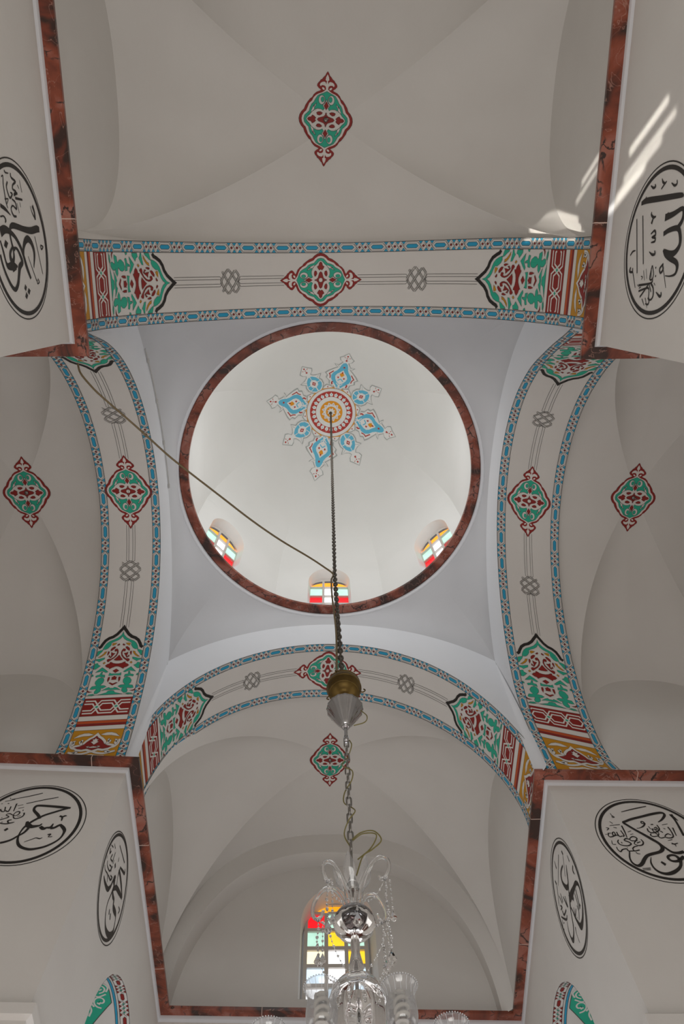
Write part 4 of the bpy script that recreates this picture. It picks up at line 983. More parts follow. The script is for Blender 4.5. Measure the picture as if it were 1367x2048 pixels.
def panel(D, A, tip, sg, ks=1.0):
    """pointed arabesque panel at one end; sg=+1 runs towards larger s"""
    tl, tr_ = .136, .864
    sg = sg*ks
    def X(a, t, side=1):
        t = min(max(t, tl), .5) if side else t
        return (tip+sg*a, t if side != -1 else 1-t)
    ax = .5
    D.poly('W', [(tip+sg*a, t) for a, t in [(.99, tl), (1.037, tl), (1.037, tr_), (.99, tr_)]], 1)
    bands = [('R', 1.037, 1.300), ('W', 1.300, 1.372), ('F', 1.372, 1.415), ('R', 1.415, 1.450), ('W', 1.450, 1.512), ('O', 1.512, 2.12)]
    for c, a0, a1 in bands:
        D.poly(c, [(tip+sg*a0, tl), (tip+sg*a1, tl), (tip+sg*a1, tr_), (tip+sg*a0, tr_)], 1)
        D.stroke('L', [(tip+sg*a0, tl), (tip+sg*a0, tr_)], .004, 2)
    D.stroke('L', [(tip+sg*.99, tl), (tip+sg*.99, tr_)], .004, 2)
    # plait on the red band
    ac = 1.168; W = A.W; per = .216/W
    for ph in (0, 1):
        for side in (1, -1):
            o = .021*side; pts = []
            for k in range(-3, 4):
                up = 1 if (k+ph) % 2 == 0 else -1
                w = per*.29+up*side*.009/W
                pts += [(.5+per*k-w, up*.070+o), (.5+per*k+w, up*.070+o)]
            cl = []
            for i in range(len(pts)-1):
                (ta, va), (tb, vb) = pts[i], pts[i+1]
                for j in range(8):
                    tt = ta+(tb-ta)*j/8; vv = va+(vb-va)*j/8
                    if tl+.004 < tt < tr_-.004: cl.append((tip+sg*(ac+vv), tt))
            D.stroke('W', cl, .0165, 2+ph)
    for k in range(-2, 3):
        t = .5+per*(k+.5)
        if tl < t < tr_: D.poly('G', [(tip+sg*ac, t-.022/W), (tip+sg*(ac+.016), t), (tip+sg*ac, t+.022/W), (tip+sg*(ac-.016), t)], 5)
    # arabesque pieces, mirrored about the axis
    mid = .487
    fix = lambda t: tl+(t-.128)*(ax-tl)/(mid-.128)
    K = None
    for col, kind, pts in PANEL:
        if pts[0][0] > 1.5: continue
        base = [(a, fix(t)) for a, t in pts]
        lay = {'G': 1, 'O': 1, 'R': 1, 'K': 3, 'W': 2}[col]
        if base[0][0] > 1.5: lay = {'W': 2, 'R': 4, 'K': 4}.get(col, 2)
        if kind == 'l':
            left = [(tip+sg*a, max(t, tl)) for a, t in base]
            left[-1] = (left[-1][0], ax)
            full = left+[(s, 1-t) for s, t in left[-2::-1]]
            D.stroke('K', full, .036, 3)
            continue
        if kind == 'h':
            h = [(a, min(t, ax)) for a, t in base]
            amin, amax = h[0][0], h[-1][0]
            h[0] = (h[0][0], ax); h[-1] = (h[-1][0], ax)
            full = [(tip+sg*a, t) for a, t in h]+[(tip+sg*a, 1-t) for a, t in h[1:-1]][::-1]
            D.poly(col, full, lay, 'L', .003)
        else:
            for side in (0, 1):
                q = [(tip+sg*a, (max(tl, min(t, .499))) if side == 0 else 1-max(tl, min(t, .499))) for a, t in base]
                D.poly(col, q, lay, 'L', .003)
    def sym(col, half, lay, line='L'):
        D.poly(col, [(tip+sg*a, .5-t) for a, t in half]+[(tip+sg*a, .5+t) for a, t in half[::-1] if t > 0], lay, line, .003)
    def both(col, pts, lay, w=None, line='L'):
        for m in (1, -1):
            q = [(tip+sg*a, .5+m*t) for a, t in pts]
            if w: D.stroke(col, smooth(q, 4), w, lay)
            else: D.poly(col, q, lay, line, .003)
    RED = [(1.605, 0), (1.635, .030), (1.660, .075), (1.695, .115), (1.735, .145), (1.760, .195), (1.775, .265), (1.800, .215), (1.812, .150), (1.800, .080), (1.830, 0)]
    loop = [(tip+sg*a, .5-t) for a, t in RED]+[(tip+sg*a, .5+t) for a, t in RED[-2:0:-1]]; loop.append(loop[0])
    D.stroke('L', loop, .062, 2); D.stroke('W', loop, .056, 3)
    sym('R', RED, 4)
    both('W', [(1.585, .045), (1.558, .13), (1.558, .20), (1.580, .27), (1.628, .335), (1.618, .27), (1.603, .20), (1.603, .12)], 2)
    both('L', [(1.790, .225), (1.785, .290), (1.735, .335), (1.670, .345)], 2, .030); both('W', [(1.790, .225), (1.785, .290), (1.735, .335), (1.670, .345)], 3, .025)
    both('W', [(1.735, .155), (1.700, .180), (1.665, .170), (1.650, .195), (1.672, .205), (1.680, .235), (1.710, .225), (1.745, .190)], 3)
    both('K', [(1.690, .185), (1.670, .200), (1.715, .205)], 5)
    both('W', [(1.760, .300), (1.720, .275), (1.690, .290), (1.665, .270), (1.668, .310), (1.690, .330), (1.740, .330)], 4); both('K', [(1.700, .295), (1.683, .312), (1.725, .312)], 5)
    both('L', [(1.840, .0), (1.870, .07), (1.885, .17), (1.870, .25), (1.850, .33)], 2, .032); both('W', [(1.840, .0), (1.870, .07), (1.885, .17), (1.870, .25), (1.850, .33)], 3, .027)
    both('W', [(1.850, .18), (1.835, .23), (1.850, .27), (1.840, .31), (1.865, .34), (1.885, .27), (1.880, .20)], 4); both('K', [(1.855, .22), (1.862, .27), (1.872, .23)], 5)
    both('W', [(1.905, .0), (1.925, .10), (1.930, .20)], 3, .025)
    sym('W', [(1.640, 0), (1.665, .022), (1.655, .045), (1.690, .030), (1.700, .058), (1.720, .030), (1.745, 0)], 6)
    both('W', [(1.765, .0), (1.775, .035), (1.762, .070), (1.772, .105), (1.790, .075), (1.795, .0)], 6); both('K', [(1.775, .045), (1.777, .080), (1.785, .055)], 7)
def knot(D, A, s0):
    W = A.W; a, b = .138, .150
    F = lambda x, y: (s0+x, .5+y/W)
    m, n = 4, 5
    def tri(u):
        u = u % 2.0
        return u if u <= 1 else 2-u
    # closed billiard path, drawn in pieces so that the two directions weave
    N = 2*m*n
    pts = []
    for k in range(N*4+1):
        u = k/(N*4)*2
        x = (tri(u*m+.0)*2-1); y = (tri(u*n+.5)*2-1)
        x = math.sin(x*PI/2)*.35+x*.65; y = math.sin(y*PI/2)*.35+y*.65
        pts.append((x*a*.86*(1-.16*y*y), y*b*.86*(1-.16*x*x)))
    run = []; lastd = None
    runs = []
    for i in range(len(pts)-1):
        dx, dy = pts[i+1][0]-pts[i][0], pts[i+1][1]-pts[i][1]
        d = dx*dy > 0
        if lastd is None or d == lastd: run.append(pts[i])
        else:
            run.append(pts[i]); runs.append((lastd, run)); run = [pts[i]]
        lastd = d
    run.append(pts[-1]); runs.append((lastd, run))
    for d, r in runs:
        if len(r) < 2: continue
        r = [F(*p) for p in r]
        D.stroke('L', r, .025, 2 if d else 0)
    for d, r in runs:
        if len(r) < 2: continue
        D.stroke('W', [F(*p) for p in r], .0165, 3 if d else 1)

POS = {  # medallion centre, the two knots, the two panel tips (metres along the soffit)
 'near': (3.563, 2.473, 4.698, 1.720, 5.480), 'far': (3.870, 2.789, 5.005, 2.165, 5.679),
 'left': (3.355, 2.304, 4.353, 1.565, 5.055), 'right': (4.090, 2.911, 5.210, 2.270, 5.870)}
BAND_LABEL = {'near': 'painted band across the near arch above the viewer, running left to right over the dome',
 'far': 'painted band on the far arch, partly behind the brass ball of the chandelier',
 'left': 'painted band on the arch left of the dome, crossed by the brown cable',
 'right': 'painted band on the arch right of the dome'}
for k, A in ARCH.items():
    c, k1, k2, t1, t2 = POS[k]
    root = thing('painted_arch_band', BAND_LABEL[k], 'wall painting', A.pos(A.sc, .5), 'blue bordered painted bands on the four arches')
    fn = lambda s, t, l, A=A: A.pos(s, t, l)
    def dec():
        D = Decal(fn, .09, .002, .0009); D.scale = (1, A.W); return D
    for t0, t1_, in ((.004, .132), (.868, .996)):
        D = dec(); border(D, 0.0, A.L, t0, t1_, A); D.make('border_strip', root)
    for tip, sg in ((t1, -1), (t2, 1)):
        D = dec(); panel(D, A, tip, sg, {'left': .875, 'near': 1.03}.get(k, 1.0)); D.make('arabesque_panel', root)
    D = dec(); medallion(D, lambda x, y: (c+x*.475, .5+y*.292/A.W)); D.make('medallion', root)
    for s in (k1, k2):
        D = dec(); knot(D, A, s); D.make('knot', root)
    for a, b in ((t1, k1), (k1, c), (c, k2), (k2, t2)):
        D = dec()
        a_ = a+(.0 if a == t1 else .13 if a in (k1, k2) else .43); b_ = b-(.0 if b == t2 else .13 if b in (k1, k2) else .43)
        for y in (-.052, -.024, .024, .052):
            q = [(a_+(b_-a_)*i/12, .5+y/A.W) for i in range(13)]
            if a in (k1, k2): q = [(a_-.03, .5-y*.15/A.W)]+q
            if b in (k1, k2): q = q+[(b_+.03, .5+y*.15/A.W)]
            D.stroke('L', q, .0045, 1)
        D.make('guide_lines', root)

# medallions on the four vault crowns
def vault_xy(v, x, y):
    a, b = (x, y) if v['axis'] == 'y' else (y, x)
    p = (a/S-.5*(v['p'][0]+v['p'][1]))/(.5*(v['p'][1]-v['p'][0]))
    q = (b/S-.5*(v['q'][0]+v['q'][1]))/(.5*(v['q'][1]-v['q'][0]))
    return p, q
VM = {'near': (-.017, -1.790, 2.6, 'red and teal painted medallion on the near vault, highest in the picture'),
      'far': (.095, 6.760, 0, 'red and teal painted medallion on the far vault behind the chandelier chain'),
      'left': (-3.803, 2.545, -1.2, 'red and teal painted medallion on the vault of the left arm'),
      'right': (4.110, 2.625, 2.2, 'red and teal painted medallion on the vault of the right arm')}
for k, (cx, cy, rot, lb) in VM.items():
    v = VAULT[k]; rr = math.radians(rot)
    def fn(x, y, l, v=v, cx=cx, cy=cy, rr=rr):
        X = cx+x*math.cos(rr)-y*math.sin(rr); Y = cy+x*math.sin(rr)+y*math.cos(rr)
        return P(*vault_pos(v, *vault_xy(v, X, Y), l))
    D = Decal(fn, .035, .004, .0012)
    medallion(D, lambda x, y: (y*.300, x*.475))
    o = D.make('painted_medallion', None, fn(0, 0, 0))
    tag(o, lb, 'wall painting', 'painted medallions on the vault crowns')
    h = MB(); p = Vector(fn(0, 0, .014))
    h.lathe([(.0, .004), (.022, .004), (.026, -.004), (.010, -.010), (.0, -.012)], p, 14)
    h.tube([p+Vector((.0, 0, -.008)), p+Vector((0, 0, -.035)), p+Vector((.018, 0, -.052)), p+Vector((.034, 0, -.036)), p+Vector((.030, 0, -.020))], .0045, 6)
    tag(h.build('ceiling_hook', M_STEEL, None, p), 'small metal hook in the middle of the %s medallion' % {'near': 'highest', 'far': 'far vault', 'left': 'left arm', 'right': 'right arm'}[k], 'hook', 'hooks in the vault medallions')

# rosette at the crown of the dome
U = 1.262
RX, RY = .047-.0, -.015
def fn_dome(x, y, l):
    X, Y = x+RX, y+RY
    return P(DC[0]+X/S, DC[1]+Y/S, dome_z(math.hypot(X, Y)/S)-l/S)
root = thing('dome_rosette', 'painted star rosette with red, orange and blue lobes at the dome crown', 'wall painting', fn_dome(0, 0, 0))
def circ(r, n=48, cx=0, cy=0): return [(cx+r*math.cos(2*PI*k/n), cy+r*math.sin(2*PI*k/n)) for k in range(n)]
D = Decal(fn_dome, .08, .004, .0015)
pts = []
for k in range(8):
    a = math.radians(14+45*k)
    for da, r in ((-4, .455), (4, .455), (14, .435), (22.5, .428), (31, .435)):
        pts.append((U*r*math.cos(a+math.radians(da)), U*r*math.sin(a+math.radians(da))))
D.poly('E', [(x*1.02, y*1.02) for x, y in pts], 0); D.poly('Y', pts, 1)
D.poly('V', circ(U*.412), 2, 'E', .008); D.poly('D', circ(U*.362), 3)
D.poly('V', circ(U*.262), 4); D.poly('Y', circ(U*.192, 36), 5)
zz = []
for k in range(24):
    r = U*(.150 if k % 2 else .118); zz.append((r*math.cos(2*PI*k/24), r*math.sin(2*PI*k/24)))
star = [(U*(.168 if k % 2 else .128)*math.cos(2*PI*k/24), U*(.168 if k % 2 else .128)*math.sin(2*PI*k/24)) for k in range(24)]
D.poly('V', star, 6); D.poly('Y', circ(U*.092, 30), 7)
for k in range(12):
    a = 2*PI*(k)/12+PI/12
    D.poly('D', circ(.010, 6, U*.128*math.cos(a), U*.128*math.sin(a)), 7)
flower = [((.074 if k % 2 else .045)*U*math.cos(2*PI*k/16), (.074 if k % 2 else .045)*U*math.sin(2*PI*k/16)) for k in range(16)]
D.poly('V', flower, 8)
for k in range(24):
    a = 2*PI*k/24; c, s = math.cos(a), math.sin(a)
    L = [(.268, -.018), (.300, -.030), (.318, -.026), (.322, -.010), (.345, 0), (.322, .010), (.318, .026), (.300, .030), (.268, .018)]
    D.poly('V', [(U*(x*c-y*s), U*(x*s+y*c)) for x, y in L], 5)
    D.poly('S', circ(.011, 6, U*.302*c, U*.302*s), 6)
D.make('central_disc', root)
def mirror(h): return h+[(x, -y) for x, y in h[::-1] if abs(y) > 1e-6]
BIG_O = [(.42, .045), (.46, .075), (.475, .145), (.53, .155), (.57, .215), (.62, .205), (.65, .245), (.70, .205), (.735, .165), (.77, .125), (.80, .085), (.815, .120), (.850, .150), (.835, .085), (.870, .060), (.905, .035), (.930, .080), (.975, .100), (1.0, .060), (1.075, 0)]
BIG_B = [(.425, .025), (.47, .050), (.52, .095), (.57, .135), (.63, .148), (.69, .128), (.74, .085), (.79, .060), (.84, .050), (.885, .030), (.90, 0)]
BIG_W = [(.50, 0), (.54, .050), (.585, .078), (.635, .092), (.68, .072), (.72, .035), (.765, .0)]
SML_O = [(.42, .045), (.45, .085), (.50, .125), (.57, .130), (.62, .110), (.655, .150), (.680, .170), (.690, .105), (.72, .050), (.755, .030), (.785, .075), (.83, .095), (.865, .060), (.935, 0)]
SML_B = [(.435, .030), (.47, .080), (.53, .105), (.60, .098), (.66, .075), (.705, .035), (.715, 0)]
SML_W = [(.495, 0), (.53, .050), (.575, .060), (.62, .045), (.655, 0)]
for k in range(8):
    big = k % 2 == 0
    a = math.radians(14.5+45*k); c, s = math.cos(a), math.sin(a)
    T = lambda pts: [(U*(x*c-y*s), U*(x*s+y*c)) for x, y in pts]
    D = Decal(fn_dome, .06, .012, .0015)
    O, B, W_ = (BIG_O, BIG_B, BIG_W) if big else (SML_O, SML_B, SML_W)
    B = [(x, y*1.15) for x, y in B]; W_ = [(x, y*1.12) for x, y in W_]; O = [(x, y*1.06) for x, y in O]
    D.poly('E', T(mirror([(x+(.008 if y < .01 and x > .5 else 0), y*1.05+.010 if y > 0 else 0) for x, y in O])), 0)
    D.poly('V', T(mirror(O)), 1)
    D.poly('S', T(mirror(B)), 2); D.poly('V', T(mirror(W_)), 3)
    D.stroke('V', T([(.43, .0), (.52, .0)]), .022, 4)
    if big:
        D.stroke('V', T([(.43, .040), (.52, -.052)]), .018, 4); D.stroke('V', T([(.43, -.040), (.52, .052)]), .018, 4)
        D.poly('Y', T(mirror([(.640, 0), (.655, .022), (.690, .040), (.705, .018), (.745, .0)])), 4)
        D.poly('D', T(circ(.014, 8, .715, 0)), 5)
        D.stroke('S', T([(.565, -.045), (.59, -.020), (.60, .0), (.59, .020), (.565, .045)]), .020, 4)
        D.poly('D', T([(.60, .045), (.625, .070), (.64, .045), (.625, .035)]), 4); D.poly('D', T([(.60, -.045), (.625, -.070), (.64, -.045), (.625, -.035)]), 4)
        D.poly('D', T([(x+.815, y) for x, y in circ(.016, 8)]), 4)
        for q in (1, -1):
            D.stroke('D', T([(.475, q*.115), (.505, q*.130), (.530, q*.118)]), .028, 3)
            D.stroke('D', T(smooth([(.575, q*.178), (.610, q*.182), (.640, q*.196), (.655, q*.215)], 3)), .020, 3)
            D.stroke('D', T(smooth([(.655, q*.205), (.680, q*.180), (.715, q*.150)], 3)), .020, 3)
            D.stroke('E', T([(.805, q*.060), (.825, q*.100), (.838, q*.125)]), .006, 3)
    else:
        D.poly('D', T(mirror([(.535, 0), (.575, .034), (.615, 0)])), 4); D.poly('V', T(mirror([(.560, 0), (.575, .012), (.590, 0)])), 5)
        D.stroke('V', T([(.575, .05), (.575, .11)]), .016, 4); D.stroke('V', T([(.575, -.05), (.575, -.11)]), .016, 4)
        D.stroke('V', T([(.49, -.10), (.51, -.04)]), .014, 4); D.stroke('V', T([(.66, .0), (.72, .0)]), .014, 4)
        for q in (1, -1): D.stroke('E', T([(.640, q*.085), (.665, q*.130), (.672, q*.150)]), .006, 3)
    fx = .975 if big else .840
    D.poly('D', T([(fx-.050, 0), (fx-.035, .022), (fx-.030, .008), (fx-.010, .012), (fx-.018, 0), (fx-.010, -.012), (fx-.030, -.008), (fx-.035, -.022)]), 3)
    D.poly('D', T([(fx+.010, .018), (fx+.030, .050), (fx+.018, .050)]), 3); D.poly('D', T([(fx+.010, -.018), (fx+.018, -.050), (fx+.030, -.050)]), 3)
    D.poly('D', T(circ(.014, 8, fx+.045, 0)), 3); D.poly('D', T(circ(.009, 6, fx+.008, 0)), 3)
    D.make('rosette_lobe', root)
# little linking leaves between the lobes
D = Decal(fn_dome, .06, .010, .0015)
for k in range(8):
    a = math.radians(14.5+22.5+45*k); c, s = math.cos(a), math.sin(a)
    T = lambda pts: [(U*(x*c-y*s), U*(x*s+y*c)) for x, y in pts]
    D.poly('E', T([(.425, -.090), (.470, -.060), (.500, -.012), (.485, .012), (.470, .050), (.425, .090)]), 0)
    D.poly('V', T([(.425, -.080), (.462, -.052), (.485, -.010), (.472, .010), (.460, .045), (.425, .080)]), 1)
    D.poly('D', T([(.445, -.012), (.462, .0), (.445, .012), (.435, 0)]), 2)
D.make('linking_leaves', root)

# black calligraphy roundels on the six wall faces
ROUND = {
 'left_far': 'black ring and calligraphy roundel on the left arm wall, lower left corner of the photo',
 'far_left': 'narrow looking calligraphy roundel above the painted arch of the far left pier',
 'far_right': 'narrow looking calligraphy roundel above the painted arch of the far right pier',
 'right_far': 'black ring and calligraphy roundel on the right arm wall, lower right corner of the photo',
 'near_left': 'calligraphy roundel on the near left pier, cut by the left edge of the photo',
 'near_right': 'calligraphy roundel on the sunlit near right pier, cut by the right edge of the photo'}
for k, d in CALLI.items():
    fn = lambda a, z, l, k=k: wall_pos(k, a, z, l)
    cx, cz, rx, rz = d['thin']
    root = thing('calligraphy_roundel', ROUND[k], 'wall painting', fn(cx, cz, 0), 'calligraphy roundels on the piers')
    D = Decal(fn, .3, .002, .0006)
    E = lambda e, n=72: [(e[0]+e[2]*math.cos(2*PI*i/n), e[1]+e[3]*math.sin(2*PI*i/n)) for i in range(n)]
    e = E(d['thin']); D.stroke('K', e+[e[0]], .009, 0); D.make('thin_ring', root)
    D = Decal(fn, .3, .002, .0006)
    e = E(d['thick']); D.stroke('K', e+[e[0]], .028, 0); D.make('thick_ring', root)
    D = Decal(fn, .3, .002, .0003)
    for i, st in enumerate(d['st']):
        p = smooth([(x, y) for x, y, w in st], 5); w = smooth([(w,) for x, y, w in st], 5)
        D.stroke('K', p, [max(.004, q[0]*1.32) for q in w], i % 4)
    for q in d['po']: D.poly('K', q, 1)
    D.make('lettering', root)

# painted arches low on the far piers
for w, side, lb in (('far_left', 'left', 'painted arch reveal low on the far left pier, red plait and teal scrolls'), ('far_right', 'right', 'painted arch reveal low on the far right pier, red plait and teal scrolls')):
    ac, hw, zs, rise = DOOR['ac'], DOOR['hw'], DOOR['zs'], DOOR['rise']
    N = 120; L = PI*(hw+rise)/2
    def fn(s, d, l, w=w):       # s along the intrados, d depth into the opening
        if s < 0: return wall_pos(w, ac-hw+l, zs+s, -d)
        if s > L: return wall_pos(w, ac+hw-l, zs-(s-L), -d)
        th = PI*(1-s/L); return wall_pos(w, ac+(hw-l)*math.cos(th), zs+(rise-l)*math.sin(th), -d)
    root = thing('painted_reveal', lb, 'wall painting', fn(L/2, 0, 0), 'painted arch reveals on the far piers')
    D = Decal(fn, .05, .003, .0010)
    s0, s1 = -1.0, L+1.0
    n = 100
    for d in (.004, .096, .118, .142):
        D.stroke('L', [(s0+(s1-s0)*i/n, d) for i in range(n+1)], .005, 4)
    D.stroke('B', [(s0+(s1-s0)*i/n, .130) for i in range(n+1)], .022, 2)
    s = s0; k = 0; c = .050; h = .045
    while s < s1-.3:
        nd = 2 if k % 2 == 0 else 3; Lh = .100
        D.poly('R', [(s, c), (s+.017, c+.017), (s+Lh-.017, c+.017), (s+Lh, c), (s+Lh-.017, c-.017), (s+.017, c-.017)], 2, 'L', .0035)
        x0 = s+Lh+.010; p = .050
        for j in range(nd+1):
            x = x0+p*j+p*.25
            for sg in (1, -1):
                D.poly('R', [(x-.021, c+sg*h), (x+.021, c+sg*h), (x, c+sg*(h-.025))], 2, 'L', .003)
            D.stroke('L', [(x-.022, c+.024), (x+.010, c-.010)], .003, 3); D.stroke('L', [(x-.010, c+.010), (x+.022, c-.024)], .003, 3)
            if j < nd: D.poly('G', [(x+p/2-.012, c), (x+p/2, c+.012), (x+p/2+.012, c), (x+p/2, c-.012)], 2, 'L', .003)
        s = x0+p*nd+p*.5+.010; k += 1
    D.make('plaited_border', root)
    D = Decal(fn, .05, .003, .0010)
    n = 240
    top = []; bot = []
    for i in range(n+1):
        s = s0+(s1-s0)*i/n; m = abs((s-L/2)/(s1-L/2))
        dd = abs(s-(L/2-.10))
        top.append((s, .165+max(0.0, dd-.12)*.85)); bot.append((s, max(.80, top[-1][1]+.02)))
    for i in range(n):
        D.poly('G', [top[i], top[i+1], bot[i+1], bot[i]], 1)
    D.stroke('L', top, .008, 2)
    s = L/2-1.0; k = 0
    while s < L/2+.8:
        for row in (0, 1, 2):
            sg = 1 if (k+row) % 2 else -1
            c = .27+.20*row; x = s+(.11 if row == 1 else 0)
            if abs(x-(L/2-.10)) > .12+(c-.165-.10)/.85: continue
            sp = [(x+.085*math.cos(t*.62)*(1-t*.075), c+sg*.080*math.sin(t*.62)*(1-t*.075)) for t in range(11)]
            D.stroke('W', smooth(sp, 3), .017, 3)
            D.stroke('W', smooth([(x-.10, c-sg*.065), (x-.065, c+sg*.010), (x-.085, c+sg*.065), (x-.010, c+sg*.10), (x+.065, c+sg*.070)], 4), .018, 3)
            D.stroke('W', [(x+.012, c), (x+.032, c+sg*.016), (x+.016, c+sg*.037)], .017, 3)
            D.poly('K', [(x-.011, c+sg*.005), (x+.011, c+sg*.010), (x, c+sg*.018)], 4)
        s += .20; k += 1
    D.make('scroll_frieze', root)
# ------------------------------------------------------------------ hanging things
AX, AY = .0225*S, .432*S
def link(mb, c, L, W, r, ang, tilt=0.0, n=18, mi=0):
    """one oval chain link, long axis vertical"""
    pts = []
    for k in range(n):
        a = 2*PI*k/n
        x = (W/2-r)*math.cos(a); z = (L/2-W/2)*(1 if math.sin(a) > 0 else -1)*(1 if abs(math.sin(a)) > .02 else 0)+(W/2-r)*math.sin(a)
        pts.append((c[0]+x*math.cos(ang), c[1]+x*math.sin(ang), c[2]+z))
    mb.tube(pts, r, 6, mi, close=True)
# long dark chain from the dome crown to the brass ball
def chain_xy(z):
    k = (z-P(0, 0, .745)[2])/(P(0, 0, 2.512)[2]-P(0, 0, .745)[2])
    zz = P(0, 0, 1.0205)[2]
    if z > zz: f = (z-zz)/(P(0, 0, 2.512)[2]-zz); x = .0158+(.0187-.0158)*f
    else: f = (z-P(0, 0, .745)[2])/(zz-P(0, 0, .745)[2]); x = .0205+(.0158-.0205)*f
    return x*S, AY
mb = MB(); z = P(0, 0, 2.500)[2]; zend = P(0, 0, .7165)[2]; k = 0
while z > zend:
    x, y = chain_xy(z)
    link(mb, (x, y, z), .072, .046, .0088, (PI/2 if k % 2 else 0)+.5+k*.07, n=12)
    z -= .0535; k += 1
tag(mb.build('hanging_chain', M_IRON, None, (AX, AY, P(0, 0, 2.512)[2])), 'long dark metal chain hanging from the centre of the dome rosette', 'chain')
mb = MB(); p = P(.0187, .432, 2.5145)
mb.lathe([(.0, .0), (.045, .0), (.040, -.012), (.018, -.022), (.010, -.05), (.0, -.05)], p, 16)
tag(mb.build('ceiling_hook', M_IRON, None, p), 'dark metal hook holding the long chain at the dome crown', 'hook')

# brown cable: from the near left cornice to the chain, then down to the brass ball
CAB = [(-.3460, .1060, 1.0015), (-.3337, .1158, .9733), (-.3177, .1303, .9600), (-.3025, .144, .9543), (-.2713, .1723, .9520), (-.2451, .196, .9490), (-.2192, .2193, .9440), (-.1978, .2387, .9450), (-.1473, .2844, .9540),
       (-.1066, .3211, .9610), (-.0668, .3571, .9768), (-.0248, .3951, 1.0042), (-.0025, .4152, 1.015), (.0130, .4300, 1.0205)]
pts = [P(*p) for p in CAB]
zz = P(0, 0, 1.0205)[2]
for i in range(1, 16):
    z = zz-(zz-P(0, 0, .7115)[2])*i/15
    x, y = chain_xy(z)
    pts.append((x-.030-.008*math.sin(i*.5), y-.01, z))
mb = MB(); mb.tube(catmull(pts, 5), .0085, 7)
tag(mb.build('brown_cable', M_CORD, None, pts[0]), 'brown cable slung from the near left cornice to the long chain', 'cable')
# thin pale cable clipped to the left pendentive edge
mb = MB(); q = []
for i in range(40):
    f = .085+.41*i/39
    b = Vector(P(*bound('left', f))); b.x += .014; b.z -= .006
    q.append(b)
mb.tube(q, .0075, 6)
for i in (3, 14, 26, 39):
    mb.box(q[i], (.02, .05, .03))
tag(mb.build('pale_cable', M_WHITE_CABLE, None, q[0]), 'thin pale cable clipped along the edge of the left pendentive', 'cable')

# brass ball
zb = P(0, 0, .6940)[2]; R = .116
root = thing('brass_counterweight', 'round aged brass counterweight between the long chain and the chandelier', 'counterweight', (AX, AY, zb))
prof = []
for i in range(25):
    t = PI/2-PI*i/24
    prof.append((R*math.cos(t)**.82 if math.cos(t) > 0 else 0, R*1.0*math.sin(t)))
prof = [(0, R*1.06), (.030, R*1.04), (.040, R*.93)]+[p for p in prof if abs(p[1]) < R*.90]+[(.052, -R*.93), (.045, -R*1.02), (0, -R*1.02)]
mb = MB(); mb.lathe(prof, (AX, AY, zb), 40); mb.build('body', M_BRASS, root)
mb = MB()
for h in (.052, .040, -.010, -.064):
    rr = R*math.sqrt(max(0, 1-(h/R)**2))**.82
    mb.lathe([(rr-.003, h+.005), (rr+.0035, h+.002), (rr+.0035, h-.002), (rr-.003, h-.005)], (AX, AY, zb), 40)
mb.build('raised_ring', M_BRASS, root)
for ang, zz_ in ((.05, -.035), (2.9, -.075), (4.2, .055)):
    mb = MB(); ux, uy = math.cos(ang), math.sin(ang); r0 = R*.93
    c = [(r0, .0), (r0+.018, -.006), (r0+.030, .004), (r0+.036, .020), (r0+.026, .032)] if ang < 2 else [(r0-.02, .012), (r0+.006, .004), (r0+.010, -.014), (r0-.004, -.026)]
    mb.tube(catmull([(AX+ux*a, AY+uy*a, zb+zz_+b) for a, b in c], 5), .0042, 6)
    mb.build('small_hook', M_BRASS, root)

# ------------------------------------------------------------------ chandelier
zc = P(0, 0, .640)[2]
ch = thing('chandelier', 'crystal chandelier with glass shades hanging in front of the far arm', 'chandelier', (AX, AY, P(0, 0, .30)[2]))
ztip = P(0, 0, .6200)[2]; zrim = P(0, 0, .6520)[2]
mb = MB(); H = zrim-ztip
mb.lathe([(.016, 0), (.030, .010), (.038, .030), (.060, H*.35), (.088, H*.68), (.112, H*.95), (.118, H), (.112, H*.99), (.084, H*.68), (.03, .04), (.0, .03)], (AX, AY, ztip), 48, 0, 16, .022)
mb.build('canopy_cup', M_CHROME, ch)
mb = MB(); mb.lathe([(0, .012), (.022, .012), (.026, 0), (.020, -.012), (0, -.014)], (AX, AY, ztip), 20); mb.build('canopy_collar', M_CHROME, ch)
mb = MB(); z0 = P(0, 0, .6010)[2]; mb.tube([(AX, AY, ztip), (AX, AY, z0)], .0105, 12)
mb.lathe([(0, .01), (.017, .008), (.017, -.028), (.010, -.034), (0, -.034)], (AX, AY, z0), 16)
mb.build('hanging_rod', M_CHROME, ch)
mb = MB(); z = z0-.055; k = 0; zl = P(0, 0, .4600)[2]
while z > zl-.01:
    link(mb, (AX, AY, z), .078, .034, .0048, PI/2*(k % 2)+.15, n=20); z -= .0615; k += 1
mb.build('link_chain', M_STEEL, ch)
zh = z+.015
mb = MB(); mb.tube([(AX, AY, zh+.035), (AX, AY, 4.15)], .0065, 8); mb.build('stem_rod', M_STEEL, ch)
def wire(pts, name='supply_wire'):
    m = MB(); m.tube(catmull(pts, 8), .0034, 6); m.build(name, M_WIRE, ch)
wire([(AX+.10, AY-.03, zrim-.06), (AX+.135, AY-.03, zrim-.12), (AX+.12, AY-.02, zrim-.17), (AX+.05, AY-.01, ztip-.0)])
w = [(AX+.02, AY, z0-.02)]
for i in range(1, 14):
    w.append((AX+.030*math.sin(i*1.45), AY-.028*math.cos(i*1.2), z0-.02-(z0-zl-.03)*i/13))
wire(w)
wire([(AX-.002, AY, zl+.02), (AX+.05, AY-.02, zl+.055), (AX+.115, AY-.03, zl+.055), (AX+.148, AY-.03, zl-.005), (AX+.10, AY-.02, zl-.055), (AX+.055, AY-.01, zl-.085), (AX+.02, AY, 4.17)])
